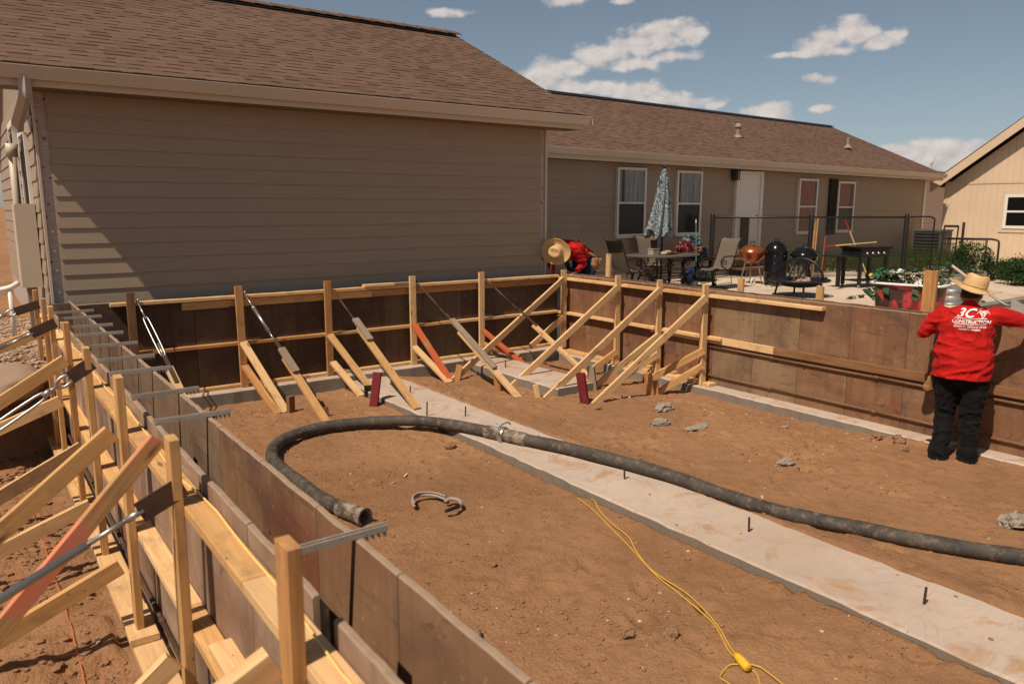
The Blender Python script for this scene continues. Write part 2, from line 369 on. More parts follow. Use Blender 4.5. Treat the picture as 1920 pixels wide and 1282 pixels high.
DARKIN = plain('dark_interior', (.012, .011, .011), .9)

# ------------------------------------------------------------------ ground
def heightfield(name, xs, ys, zf, mat):
    X, Y = np.meshgrid(xs, ys); Z = zf(X, Y); nx, ny = len(xs), len(ys)
    V = np.stack([X, Y, Z], -1).reshape(-1, 3); i = np.arange(nx * ny).reshape(ny, nx)
    F = np.stack([i[:-1, :-1], i[:-1, 1:], i[1:, 1:], i[1:, :-1]], -1).reshape(-1, 4)
    me = bpy.data.meshes.new(name); me.vertices.add(len(V)); me.vertices.foreach_set('co', V.ravel().astype(np.float32))
    me.loops.add(F.size); me.loops.foreach_set('vertex_index', F.ravel().astype(np.int32)); me.polygons.add(len(F))
    me.polygons.foreach_set('loop_start', (np.arange(len(F)) * 4).astype(np.int32)); me.polygons.foreach_set('loop_total', np.full(len(F), 4, np.int32))
    me.update(); me.validate(); me.shade_smooth(); me.materials.append(mat)
    o = bpy.data.objects.new(name, me); COL.objects.link(o); return tag(o, kind='structure')
PRINTS = []
_r = random.Random(77)
for _k in range(22):
    _x, _y, _a = _r.uniform(1.8, 7.2), _r.uniform(1.6, 8.4), _r.uniform(0, 6.28)
    for _j in range(5): PRINTS.append((_x + _j * .36 * math.cos(_a) + (.09 if _j % 2 else -.09) * math.sin(_a), _y + _j * .36 * math.sin(_a) - (.09 if _j % 2 else -.09) * math.cos(_a), _a + _r.uniform(-.2, .2)))
def pit_z(X, Y):
    z = -.07 + .06 * fbm(X, Y, .5, 2, 1) + .012 * fbm(X, Y, 2.3, 2, 5) + .011 * fbm(X, Y, 14, 2, 9, .8)
    z = z + .012 * np.clip(fbm(X, Y, 8, 4, 21, .7) - .1, 0, 1) * 3 * sstep(-.1, .3, fbm(X, Y, .8, 3, 33))
    z = z + .03 * sstep(4.6, 6.0, X) * sstep(6, 3.5, Y)
    for (px, py, an) in PRINTS:
        ca, sa = math.cos(an), math.sin(an); m_ = (np.abs(X - px) < .25) & (np.abs(Y - py) < .25); u = (X - px) * ca + (Y - py) * sa; w = -(X - px) * sa + (Y - py) * ca
        z = np.where(m_, z - .022 * np.exp(-((u / .125) ** 6 + (w / .048) ** 6)) + .010 * np.exp(-((np.sqrt((u / .15) ** 2 + (w / .07) ** 2) - 1) / .25) ** 2), z)
    d = np.minimum(np.abs(X - 3.97), np.abs(X - 4.66)); z = z + .02 * np.exp(-(d / .12) ** 2)
    z = z + .05 * sstep(7.1, 7.55, X) * (fbm(X, Y, 3.5, 3, 40) + .3) * sstep(4.6, 3.4, Y)
    z = z - .05 * sstep(6.7, 7.45, X) * sstep(3.3, 4.3, Y)
    z = z + .055 * sstep(5.25, 4.72, X) * (X > 4.3)
    sp = .022 * np.clip(fbm(X, Y, 1.7, 4, 91, .65) * 2.2 - .1, 0, 1.2)
    z = np.where((X > 3.96) & (X < 4.67), np.where(4.665 - X < sp * 1.6, np.minimum(.004 + sp * .12, np.maximum(z + .08, .003)), -.14), z)
    z = np.where((X > 5.88) & (X < 6.49) & (Y > 7.2), -.14, z)
    return z
def left_z(X, Y):
    z = -.07 + .10 * fbm(X, Y, .5, 3, 61) + .07 * fbm(X, Y, 2.0, 3, 65) + .05 * fbm(X, Y, 7, 3, 69, .6)
    z = z + .05 * np.clip(np.abs(fbm(X, Y * 3.2, 1.1, 3, 77)), 0, .4) * sstep(.5, .1, X)
    z = np.where(X > .47, np.minimum(z, -.05), z)
    bank = sstep(8.35, 9.0, Y + .25 * fbm(X, Y, 1.2, 3, 81)); z = z + bank * (.78 - z * .4)
    side = sstep(-2.4, -3.6, X); z = z + side * .62
    return z
heightfield('pit_soil', np.arange(.90, 8.01, .026), np.concatenate([np.arange(-1.5, 1, .08), np.arange(1, 9.66, .026)]), pit_z, SOIL)
heightfield('trench_soil', np.concatenate([np.arange(-7, -1.2, .12), np.arange(-1.2, .93, .026)]), np.concatenate([np.arange(-3, 1, .1), np.arange(1, 13.4, .035)]), left_z, SOIL)
b = MB()
for lo, hi in [((-900, -900), (900, -3)), ((-900, 13.3), (900, 900)), ((-900, -3), (-6.9, 13.3)), ((7.95, -3), (900, 13.3))]:
    b.add([(lo[0], lo[1], .50), (hi[0], lo[1], .50), (hi[0], hi[1], .50), (lo[0], hi[1], .50)], [(0, 1, 2, 3)])
tag(b.build('ground', SOIL), kind='structure')
b = MB(); b.b2((.92, -1.6, -.4), (7.96, -1.45, .5)); tag(b.build('pit_bank', SOIL), kind='structure')
# patio slab with control joints (real gaps)
pl = thing('patio', 'pale concrete patio slab behind the right hand form', 'patio', (12, 8, .45)); tag(pl, kind='structure')
for xa, xb in [(8.15, 10.9), (10.92, 13.9), (13.92, 16.9), (16.92, 20.0), (20.02, 26.8)]:
    for ya, yb in [(-2, 2.5), (2.52, 6.1), (6.12, 9.2), (9.22, 12.72)]:
        if ya < 6 and xa > 13.9: continue
        s = MB(); s.b2((xa, ya, .3), (xb, yb, .55)); s.build('slab', PATIO, pl)
b = MB(); b.b2((13.9, 5.9, .3), (27, 6.118, .585)); tag(b.build('kerb', CONCG), kind='structure')

# footings
def footing(name, lo, hi, seed, rag=.012):
    """concrete strip with slightly ragged edges"""
    r = random.Random(seed); mb = MB(); L = 0 if hi[0] - lo[0] > hi[1] - lo[1] else 1; n = max(2, int((hi[L] - lo[L]) / .12)); A = []; 
    for i in range(n + 1):
        t = lo[L] + (hi[L] - lo[L]) * i / n
        e0 = lo[1 - L] + r.uniform(-rag, rag); e1 = hi[1 - L] + r.uniform(-rag, rag)
        P = [(e0, lo[2]), (e0 + r.uniform(-.004, .004), hi[2] - .012), (e0 + .012, hi[2]), (e1 - .012, hi[2]), (e1, hi[2] - .012), (e1, lo[2])]
        A.append([((t, a, z) if L == 0 else (a, t, z)) for a, z in P])
    vs = [p for ring in A for p in ring]; fs = []; 
    for i in range(n):
        for k in range(6): fs.append((i * 6 + k, i * 6 + (k + 1) % 6, (i + 1) * 6 + (k + 1) % 6, (i + 1) * 6 + k)); 
    fs += [tuple(range(6)), tuple(n * 6 + k for k in range(6))]
    for f in fs: mb.add([], []);
    mb.v = vs; mb.f = fs; mb.m = [0] * len(fs)
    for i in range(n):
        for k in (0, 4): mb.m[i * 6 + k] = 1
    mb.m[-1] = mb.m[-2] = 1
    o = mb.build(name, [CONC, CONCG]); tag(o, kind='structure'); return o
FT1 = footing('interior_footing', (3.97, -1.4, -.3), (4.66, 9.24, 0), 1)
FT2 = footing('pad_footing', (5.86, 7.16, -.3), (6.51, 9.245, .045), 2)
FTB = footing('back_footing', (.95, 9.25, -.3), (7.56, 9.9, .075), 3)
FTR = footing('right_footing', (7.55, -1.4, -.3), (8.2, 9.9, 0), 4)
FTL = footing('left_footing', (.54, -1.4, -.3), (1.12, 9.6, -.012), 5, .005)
def rebar(parent, x, y, z0, h, lean=(0, 0)):
    s = MB(); pts = [(x, y, z0), (x + lean[0], y + lean[1], z0 + h)]; s.tube(pts, .0075, 8)
    for k in range(int(h / .016)):
        f = (k + .5) * .016 / h; s.tube([(x + lean[0] * f, y + lean[1] * f, z0 + h * f - .002), (x + lean[0] * f, y + lean[1] * f, z0 + h * f + .002)], .0088, 8)
    return s.build('dowel', RUST, parent)
for x, y, h in [(4.35, 8.18, .10), (3.95 + .06, 7.17, .16), (4.35, 6.91, .11), (4.39, 4.45, .11), (4.36, 3.16, .11), (4.35, 1.93, .11), (4.36, 5.6, .1)]: rebar(FT1, x, y, -.02, h + .02, (random.uniform(-.01, .01), random.uniform(-.01, .01)))
rebar(FT2, 6.08, 8.59, .02, .13)

# ------------------------------------------------------------------ house
HS = thing('house', 'taupe lap-sided house with brown shingle roofs behind the forms and patio', 'house', (.78, 9.8, 0))
def siding(wall, x0, x1, zc, ztop, zbot, s, axis, base, out, gaps=(), zt=lambda x: 0, seed=0, bl=3.66):
    """lap boards on a vertical wall; axis 'x' or 'y' runs along, base is the wall plane, out its outward sign"""
    r = random.Random(seed); n = int((ztop - zbot) / s) + 2
    k0 = math.ceil((zbot - zc) / s - .999); z = zc + k0 * s
    while z < ztop:
        a = x0; first = r.uniform(.5, bl); 
        while a < x1 - .02:
            e = min(a + (first if a == x0 else bl), x1)
            if x1 - e < .3: e = x1
            zz = max(z, zbot); top = min(z + s + .03, ztop)
            if top - zz > .02:
                m = MB(); L = e - a - .0012; d0, d1 = .023, .006
                if axis == 'x':
                    pr = [(0, 0), (out * d0, 0), (out * (d0 - (d0 - d1) * (top - zz) / (s + .03)), top - zz), (0, top - zz)]
                    vs = [(X, p[0], p[1] + (zt(a + X) - zt(a))) for X in (0, L) for p in pr]
                    loc = (a + .0015, base, zz + zt(a))
                else:
                    pr = [(0, 0), (out * d0, 0), (out * (d0 - (d0 - d1) * (top - zz) / (s + .03)), top - zz), (0, top - zz)]
                    vs = [(X, -p[0], p[1]) for X in (0, L) for p in pr]; loc = None
                fs = [(0, 1, 5, 4), (1, 2, 6, 5), (2, 3, 7, 6), (3, 0, 4, 7), (3, 2, 1, 0), (4, 5, 6, 7)]
                m.add(vs, fs)
                if axis == 'x': m.build('siding_plank', SIDING, wall, loc=loc)
                else:
                    mt = Matrix.Translation((base, a + .0015, zz)) @ Matrix.Rotation(R(90), 4, 'Z'); m.build('siding_plank', SIDING, wall, matrix=mt)
            a = e
        z += s
WRAP = None
q = M_('house_wrap', .5, 0, .4); v = q.co('Object', (3, 3, 3)); w = q.noise(q.co('Object', (2, 2, 26)), 3, 4, .6, 1.5); c = q.mix(q.rng(w, .35, .65), (.52, .43, .39), (.36, .29, .26)); d = q.voro(q.co('Object', (9, 9, 9)), 1); c = q.mix(q.rng(d, .16, .2, .8, 0), c, (.22, .05, .05)); q.set('Base Color', c); q.bump(w, .7, .015); WRAP = q.m
lap = lambda i: 3.2427 - i * .1727
wf = MB().b2((.80, 9.802, .6), (7.71, 9.95, 3.62)).build('wall', WRAP, HS)
siding(wf, .905, 7.615, lap(12), 3.47, 1.175, .1727, 'x', 9.8, -1, seed=4)
we = MB().b2((.782, 9.951, .6), (.9, 17.4, 3.62)).build('wall', WRAP, HS)
siding(we, 9.93, 17.4, lap(12), 3.60, 1.05, .1727, 'y', .78, -1, seed=6)
MB().b2((.775, 9.775, 1.0), (.80, 9.84, 3.47)).build('corner_trim', TRIM, we)
wr = MB().b2((7.6, 9.952, .6), (7.728, 12.9, 3.62)).build('wall', SIDING, HS)
MB().b2((7.70, 9.775, 1.15), (7.738, 9.80, 3.47)).build('corner_trim', TRIM, wf)
b = MB().b2((.76, 9.81, .2), (7.75, 9.96, .72)); b.build('foundation', CONCG, HS)
# gable triangles
for x in (.84, 7.68):
    g2 = MB(); g2.add([(x - .05, 9.8, 3.6), (x + .05, 9.8, 3.6), (x + .05, 13.14, 5.2), (x - .05, 13.14, 5.2), (x - .05, 16.5, 3.6), (x + .05, 16.5, 3.6)], [(0, 1, 2, 3), (3, 2, 5, 4), (0, 3, 4), (1, 5, 2), (0, 4, 5, 1)]); g2.build('gable_wall', SIDING, HS)
# nail heads on the wrap strip
nh = MB()
for z in (1.35, 1.55, 1.78, 2.0): nh.lathe([(0, .004), (.012, .003), (.014, 0)], (0, 0, 0), 10); 
nh = MB()
for z, x in ((1.33, .862), (1.57, .858), (1.79, .856), (2.0, .854)):
    nh.add([(x + .014 * math.cos(a), 9.797, z + .014 * math.sin(a)) for a in [k * math.pi / 5 for k in range(10)]], [tuple(range(10))])
nh.build('nail_cap', TRIMW, wf)

SHN = []   # (distance, mesh key, matrix) candidates
def roof(parent, o, ax, up, L, H, tk, seed, name, exposure=.146):
    """shingled roof slope: o eave corner, ax along the eave, up up the slope"""
    o = Vector(o); ax = Vector(ax).normalized(); up = Vector(up).normalized(); n = ax.cross(up).normalized()
    dk = MB(); dk.add([o - n * .16 * 0, o + ax * L, o + ax * L + up * H, o + up * H] + [p - n * tk for p in (o, o + ax * L, o + ax * L + up * H, o + up * H)], [(0, 1, 2, 3), (7, 6, 5, 4), (0, 4, 5, 1), (1, 5, 6, 2), (2, 6, 7, 3), (3, 7, 4, 0)])
    ro = dk.build(name, SHING, parent); r = random.Random(seed); out = []
    i = 0; v = -.012
    while v < H - .03:
        a = -r.uniform(0, .2); hi = r.random() < .5
        while a < L:
            w = r.choice((.09, .13, .17, .17, .22, .28)) if hi else r.choice((.12, .17, .22, .3, .36)); e = min(a + w, L); s0 = max(a, 0)
            if e - s0 > .02: out.append((s0, e, v + r.uniform(-.002, .002), min(exposure * 1.18, H - v), .0095 if hi else .004))
            a += w; hi = not hi
        v += exposure; i += 1
    camp = Vector((0, 0, 2.27)); fwd = Vector((math.sin(R(35.78)) * math.cos(R(10)), math.cos(R(35.78)) * math.cos(R(10)), -math.sin(R(10)))); rgt = Vector((math.cos(R(35.78)), -math.sin(R(35.78)), 0)); upv = rgt.cross(fwd)
    for (s0, e, v, h, t) in out:
        p = o + ax * ((s0 + e) / 2) + up * (v + .07); d = p - camp; z = d.dot(fwd); inv = abs(d.dot(rgt) / z) < .67 and d.dot(upv) / z < .445
        SHN.append((d.length if inv else d.length + 1000, ro, o, ax, up, n, s0, e, v, h, t))
    return ro
def shg(w, h, t): return [(0, 0, t), (w, 0, t), (w, h, .0008), (0, h, .0008), (0, 0, 0), (w, 0, 0)], [(0, 1, 2, 3), (4, 5, 1, 0), (4, 0, 3), (5, 2, 1)]
PT = .4745; cs = 1 / math.hypot(1, PT)
upm = Vector((0, cs, PT * cs)); HL = 3.89 / cs
RF = roof(HS, (.33, 9.33, 3.683), (1, 0, 0), upm, 7.83, 3.81 / cs, .03, 11, 'roof_slope')
dk = MB(); A = Vector((.33, 17.03, 3.645)); Bv = Vector((8.16, 17.03, 3.645)); C = Vector((8.16, 13.14, 5.491)); Dv = Vector((.33, 13.14, 5.491)); dn = Vector((0, 0, -.14))
dk.add([A, Bv, C, Dv, A + dn, Bv + dn, C + dn, Dv + dn], [(0, 1, 2, 3), (7, 6, 5, 4), (0, 4, 5, 1), (1, 5, 6, 2), (3, 7, 4, 0)]); dk.build('roof_slope', SHING, HS)
rv = MB(); rv.extrude([(-.15, -.055), (-.14, -.03), (0, .03), (.14, -.03), (.15, -.055), (0, -.0)], (.5, 13.14, 5.505), (8.0, 13.14, 5.505)); rv.build('ridge_strip', BLACK, RF)  # black strip running along the ridge
for i in range(26):
    x = .33 + i * .302; t = MB(); t.extrude([(-.15, -.045), (0, .03), (.15, -.045), (.15, -.055), (0, .018), (-.15, -.055)], (x, 13.14, 5.545 + .006), (x + .31, 13.14, 5.538)); t.build('ridge_shingle', SHING, RF)
# soffit, fascia, rake boards, gutter
MB().b2((.36, 9.42, 3.47), (8.13, 9.80, 3.485)).build('soffit', SOFFIT, HS)
MB().b2((.36, 9.385, 3.468), (8.14, 9.418, 3.60)).build('fascia', TRIM, HS)
for x0, x1 in ((.345, .375), (8.125, 8.158)):
    k = MB(); P = [(9.385, 3.468), (9.385, 3.62), (13.14, 3.62 + 3.755 * PT), (16.9, 3.62), (16.9, 3.468), (13.14, 3.468 + 3.755 * PT - .05)]
    k.add([(x, y, z) for x in (x0, x1) for y, z in P], [(0, 1, 2, 5), (2, 3, 4, 5), (6, 11, 8, 7), (8, 11, 10, 9)] + [(i, (i + 1) % 6, 6 + (i + 1) % 6, 6 + i) for i in range(6)]); k.build('rake_board', TRIM, HS)
for x0, x1 in ((.376, .78), (7.73, 8.124)):
    k = MB(); k.add([(x0, 9.42, 3.475), (x1, 9.42, 3.475), (x1, 13.14, 3.475 + 3.72 * PT), (x0, 13.14, 3.475 + 3.72 * PT), (x1, 16.86, 3.475), (x0, 16.86, 3.475)], [(0, 1, 2, 3), (3, 2, 4, 5)]); k.build('rake_soffit', SOFFIT, HS)
GP = [(.0, .0), (.075, .0), (.085, .035), (.11, .075), (.118, .115), (.125, .118), (.125, .128), (.108, .128), (.104, .118), (.095, .08), (.07, .03), (.008, .012), (.008, .128), (0, .128)]
def gutter(parent, x0, x1, yb, z, zt=lambda x: 0):
    m = MB(); m.extrude([(a, b_) for a, b_ in GP], (x0, yb, z + zt(x0)), (x1, yb, z + zt(x1))); return m.build('gutter', GUTTER, parent, angle=25)
gt = gutter(HS, .30, 8.22, 9.384, 3.53)
MB().b2((8.222, 9.26, 3.53), (8.228, 9.384, 3.655)).build('end_cap', GUTTER, gt)
ds = MB(); path = smooth_path([(.70, 9.33, 3.55), (.70, 9.33, 3.44), (.695, 9.37, 3.36), (.66, 9.66, 3.22), (.64, 9.80, 3.15), (.63, 9.86, 3.06)], 4)
ds.tube(path, [.058] * len(path), 4); dso = ds.build('downspout', DOWNSP, HS, angle=40)
# end wall window trims, conduit, electrical box
for y0, y1, z0, z1 in ((10.55, 11.45, 2.02, 3.10), (12.3, 13.2, 2.35, 3.32)):
    wdw = MB().b2((.742, y0 + .06, z0 + .06), (.752, y1 - .06, z1 - .06)).build('window', DARKIN, HS)
    fr = MB(); fr.b2((.725, y0, z0), (.765, y0 + .075, z1)).b2((.725, y1 - .075, z0), (.765, y1, z1)).b2((.724, y0 - .02, z0 - .08), (.766, y1 + .02, z0 - .001)).b2((.724, y0 - .02, z1 + .001), (.766, y1 + .02, z1 + .08)); fr.build('frame', TRIMW, wdw)
eb = MB().b2((.56, 10.35, 1.35), (.752, 10.75, 2.30)).build('electrical_box', TRIM, HS)
MB().b2((.548, 10.36, 1.36), (.559, 10.74, 2.29)).build('cover', TRIM, eb)
cdt = MB(); cdt.tube([(.64, 11.3, 1.6), (.64, 11.3, 2.95)], .045, 10); cdt.b2((.58, 11.24, 2.86), (.70, 11.36, 3.02)); cdt.build('conduit', TRIM, HS, smooth=True)
mp = MB(); mp.b2((.60, 10.45, .72), (.70, 10.58, 1.345)); mp.build('meter_post', WOODG, HS)
# rear wing
zt = lambda x: -.0085 * (x - 10)
RW = HS
wb = MB(); wb.add([(7.74, 12.802, .5), (25.94, 12.802, .5), (25.94, 12.802, 3.42 + zt(26)), (7.74, 12.802, 3.42), (7.74, 13.0, .5), (25.94, 13.0, .5), (25.94, 13.0, 3.42 + zt(26)), (7.74, 13.0, 3.42)], [(0, 1, 2, 3), (1, 5, 6, 2), (4, 7, 6, 5), (3, 2, 6, 7)])
wbo = wb.build('wall', DARKIN, RW)
siding(wbo, 7.75, 25.86, 1.77, 3.30, .86, .1757, 'x', 12.8, -1, seed=9, zt=zt)
MB().b2((25.86, 12.755, .8), (25.96, 12.9, 3.2)).build('corner_trim', TRIMW, wbo)
MB().b2((7.74, 12.79, .4), (25.9, 12.8, .858)).build('foundation', CONCG, RW)
sw = MB().b2((25.9, 13.0, .5), (25.95, 20.6, 3.2)).build('wall', SIDING, RW)
pr2 = .438; c2 = 1 / math.hypot(1, pr2); tilt = Vector((1, 0, -.0085)).normalized()
RR = roof(RW, (7.9, 12.40, 3.49), tilt, Vector((0, c2, pr2 * c2)), 18.45, 4.18 / c2, .03, 23, 'roof_slope')
dk = MB(); P = [Vector((7.9, 20.83, 3.46)), Vector((26.35, 20.83, 3.30)), Vector((26.35, 16.58, 5.16)), Vector((7.9, 16.58, 5.32))]; dk.add(P + [p + dn for p in P], [(0, 1, 2, 3), (7, 6, 5, 4), (0, 4, 5, 1), (1, 5, 6, 2), (3, 7, 4, 0)]); dk.build('roof_slope', SHING, RW)
m = MB(); m.extrude([(-.15, -.05), (0, .035), (.15, -.05), (0, .005)], (7.9, 16.58, 5.345), (26.35, 16.58, 5.188)); m.build('ridge_cap', BLACK, RR)
m = MB(); m.extrude([(-.016, -.065), (.016, -.065), (.016, .065), (-.016, .065)], (7.9, 12.46, 3.335), (26.33, 12.46, 3.335 + zt(26.33))); m.build('fascia', TRIM, RW)
m = MB(); m.add([(7.75, 12.48, 3.275), (26.3, 12.48, 3.275 + zt(26.3)), (26.3, 12.8, 3.275 + zt(26.3)), (7.75, 12.8, 3.275)], [(0, 1, 2, 3)]); m.build('soffit', SOFFIT, RW)
m = MB(); P = [(12.44, 3.14), (12.44, 3.30), (16.58, 3.30 + 4.14 * pr2), (20.7, 3.30), (20.7, 3.14), (16.58, 3.1 + 4.14 * pr2)]; m.add([(x, y, z) for x in (26.33, 26.36) for y, z in P], [(0, 1, 2, 5), (2, 3, 4, 5), (6, 11, 8, 7), (8, 11, 10, 9)] + [(i, (i + 1) % 6, 6 + (i + 1) % 6, 6 + i) for i in range(6)]); m.build('rake_board', TRIM, RW)
g3 = MB(); g3.add([(25.92, 12.9, 3.2), (25.92, 20.4, 3.2), (25.92, 16.58, 5.0)], [(0, 1, 2)]); g3.build('gable_wall', SIDING, RW)
gutter(RW, 7.76, 26.38, 12.442, 3.345, zt)
def rwindow(x0, x1, z0, z1, curt, gather, lower_dark=True):
    y = 12.755; rail = z0 + (z1 - z0) * .49
    w = MB(); t = .055
    w.b2((x0, y - .045, z0), (x0 + t, y + .04, z1)).b2((x1 - t, y - .045, z0), (x1, y + .04, z1)).b2((x0 + t, y - .045, z1 - t), (x1 - t, y + .04, z1)).b2((x0 + t, y - .045, z0), (x1 - t, y + .04, z0 + t))
    wo_ = w.build('window', TRIMW, RW)
    MB().b2((x0 + t, y - .036, rail - .02), (x1 - t, y - .006, rail + .02)).build('meeting_rail', TRIMW, wo_)
    MB().b2((x0 - .02, y - .065, z0 - .03), (x1 + .02, y - .001, z0 - .002)).build('sill', TRIMW, wo_)
    MB().b2((x0 + t, y - .026, rail + .02), (x1 - t, y - .022, z1 - t)).build('pane', GLASS, wo_)
    MB().b2((x0 + t, y - .016, z0 + t), (x1 - t, y - .012, rail - .02)).build('pane', GLASS if not lower_dark else GLASSD, wo_)
    c_ = MB(); nx = 60; xa, xb = x0 + t, x1 - t
    for i in range(nx):
        u = i / nx; 
        if gather[0] < u < gather[1]: continue
        X0 = xa + (xb - xa) * u; X1 = xa + (xb - xa) * (u + 1 / nx); d0 = .003 * math.sin(u * 55 + x0) + .002 * math.sin(u * 130); d1 = .003 * math.sin((u + 1 / nx) * 55 + x0) + .002 * math.sin((u + 1 / nx) * 130)
        c_.add([(X0, y - .004 + d0 * .4, z0 + t), (X1, y - .004 + d1 * .4, z0 + t), (X1, y - .006 + d1, z1 - t), (X0, y - .006 + d0, z1 - t)], [(0, 1, 2, 3)])
    c_.build('curtain', curt, wo_)
    return wo_
q = M_('window_glass_screen', .25, 0, .5); q.set('Base Color', (.014, .016, .018)); q.b.inputs['Alpha'].default_value = .80; GLASSD = q.m
rwindow(12.07, 12.98, 1.61, 3.15, CURT, (.12, .22)); rwindow(14.01, 14.90, 1.61, 3.13, CURT, (.0, .12))
rwindow(18.90, 19.78, 1.56, 3.05, CURTP, (.9, 1.0), False); rwindow(20.81, 21.68, 1.57, 3.01, CURTP, (.8, .9))
sh = MB().b2((20.40, 12.725, 1.5), (20.77, 12.76, 3.07)); sh.build('shutter', WOODB, RW)
# glimpsed interior things are left out; the back door
dr = MB(); dr.b2((16.30, 12.735, 1.06), (17.19, 12.765, 3.10)); dro = dr.build('door', TRIMW, RW)
t = MB(); t.b2((16.20, 12.70, 1.02), (16.298, 12.80, 3.18)).b2((17.192, 12.70, 1.02), (17.29, 12.80, 3.18)).b2((16.298, 12.70, 3.102), (17.192, 12.80, 3.18)); t.build('door_frame', TRIMW, dro)
t = MB(); t.b2((16.42, 12.722, 1.18), (16.80, 12.733, 2.02)); pf = t.build('pet_flap', BLACK, dro)
t = MB(); t.b2((16.38, 12.715, 1.13), (16.419, 12.734, 2.07)).b2((16.801, 12.715, 1.13), (16.84, 12.734, 2.07)).b2((16.42, 12.715, 2.021), (16.80, 12.734, 2.07)).b2((16.42, 12.715, 1.13), (16.80, 12.734, 1.179)); t.build('flap_frame', TRIMW, pf)
t = MB(); t.lathe([(0, 0), (.03, .0), (.034, .02), (.02, .045), (0, .05)], (0, 0, 0), 14); t.build('door_knob', STEEL, dro, matrix=Matrix.Translation((17.10, 12.735, 2.05)) @ Matrix.Rotation(R(90), 4, 'X'), smooth=True)
for k, (z0, z1, y0) in enumerate(((.80, .98, 12.4), (.551, .76, 12.05))):
    st = MB(); st.b2((15.9, y0, z1 - .045), (17.6, 12.76, z1)); so = st.build('step', WOODD, RW); MB().b2((15.95, y0 + .03, z0), (17.55, y0 + .06, z1 - .046)).build('riser', WOODD, so)
lm = MB(); lm.b2((16.02, 12.60, 2.94), (16.18, 12.74, 2.955)).b2((16.01, 12.59, 3.16), (16.19, 12.75, 3.18)).b2((16.06, 12.74, 3.0), (16.14, 12.785, 3.2))
for x in (16.03, 16.10, 16.17):
    for y in (12.61, 12.73): lm.b2((x - .008, y - .008, 2.955), (x + .008, y + .008, 3.16))
lmo = lm.build('porch_lamp', BLACK, RW); MB().b2((16.04, 12.62, 2.96), (16.16, 12.72, 3.15)).build('lamp_glass', GLASS, lmo)
VENTM = plain('dull_vent', (.27, .225, .18), .7, .1, .2, .15, 10)
def roofz(y): return 3.46 + (y - 12.33) * pr2
vt = MB(); z = roofz(14.25) + zt(18.1); vt.lathe([(.13, -.04), (.10, .02), (.065, .04), (.065, .22)], (18.1, 14.25, z), 16); vt.lathe([(.0, .36), (.05, .35), (.10, .29), (.10, .25), (.065, .22)], (18.1, 14.25, z), 16); vt.build('roof_vent', VENTM, RR, angle=40)
vt = MB(); z = roofz(14.2) + zt(22.7); vt.lathe([(.14, -.03), (.06, .06), (.05, .07), (.05, .30), (.0, .30)], (23.4, 14.1, z), 12); vt.build('vent_pipe', VENTM, RR, angle=40)
# shingles: the 300 nearest are pieces, the rest of each slope one mesh
SHN.sort(key=lambda t_: t_[0]); cache = {}
rest = {}
for k, (d, ro, o, ax, up, n, s0, e, v, h, t) in enumerate(SHN):
    if k < 300:
        key = (round(e - s0, 3), round(h, 3), t)
        if key not in cache:
            vs, fs = shg(*key); me = bpy.data.meshes.new('shingle'); me.from_pydata(vs, [], fs); me.materials.append(SHING); cache[key] = me
        mt = Matrix((ax, up, n)).transposed().to_4x4(); mt.translation = o + ax * s0 + up * v + n * .0012
        link_mesh('shingle', cache[key], None, ro, mt)
    else:
        mb = rest.setdefault(ro.name, (ro, MB()))[1]; vs, fs = shg(e - s0, h, t)
        mb.add([o + ax * (s0 + p[0]) + up * (v + p[1]) + n * (p[2] + .0012) for p in vs], fs)
for nm, (ro, mb) in rest.items(): tag(mb.build('shingles', SHING, ro), kind='stuff')

# ------------------------------------------------------------------ tan shed at right
q = M_('shed_panel', .65, 0, .25); v = q.co(); n_ = q.noise(v, 1.2, 5); w = q.noise(q.co('Object', (12, 12, .8)), 2, 4); c = q.mix(q.rng(n_, .3, .7), (.58, .455, .315), (.64, .505, .355)); c = q.mix(q.rng(w, .5, .8, 0, .25), c, (.50, .385, .26)); q.set('Base Color', c); q.bump(w, .2, .003); SHEDP = q.m
SHEDT = plain('shed_trim', (.60, .465, .325), .6, 0, .3, .05, 3)
SD = thing('garden_shed', 'tan panelled shed with gable roof at the right edge', 'shed', (27, 10, .5))
ye, yr, ze = 12.63, 8.6, 3.0; pitch = .74; yn = 2 * yr - ye
zg = lambda y: ze + (ye - abs(y - yr) - yr if False else (ye - yr - abs(y - yr))) * pitch
y = ye; k = 0
while y > yn + .01:
    y2 = max(y - .20, yn); a, b_ = y2 + .006, y - .006
    m = MB(); z1, z2 = 3.02, 3.02
    m.b2((27.0, a, .5), (27.02, b_, 3.02)); m.build('wall_panel', SHEDP, SD)
    m = MB(); m.add([(27.0, a, 3.10), (27.0, b_, 3.10), (27.0, b_, max(3.11, zg(b_) - .02)), (27.0, a, max(3.11, zg(a) - .02)), (27.02, a, 3.10), (27.02, b_, 3.10), (27.02, b_, max(3.11, zg(b_) - .02)), (27.02, a, max(3.11, zg(a) - .02))], [(0, 1, 2, 3), (0, 4, 5, 1), (1, 5, 6, 2), (3, 2, 6, 7), (0, 3, 7, 4)]); m.build('gable_panel', SHEDP, SD)
    y = y2
m = MB(); m.b2((27.012, yn, .5), (31, ye, 3.0)); m.add([(27.012, yn, 3.0), (27.012, ye, 3.0), (27.012, yr, zg(yr)), (31, yn, 3.0), (31, ye, 3.0), (31, yr, zg(yr))], [(0, 1, 2), (3, 5, 4), (0, 2, 5, 3), (1, 4, 5, 2)]); m.build('wall_core', SHEDP, SD)
MB().b2((26.985, yn, 3.022), (27.03, ye, 3.098)).build('band_board', SHEDT, SD)
MB().b2((26.97, ye - .09, .5), (26.998, ye + .02, 3.02)).build('corner_board', SHEDT, SD)
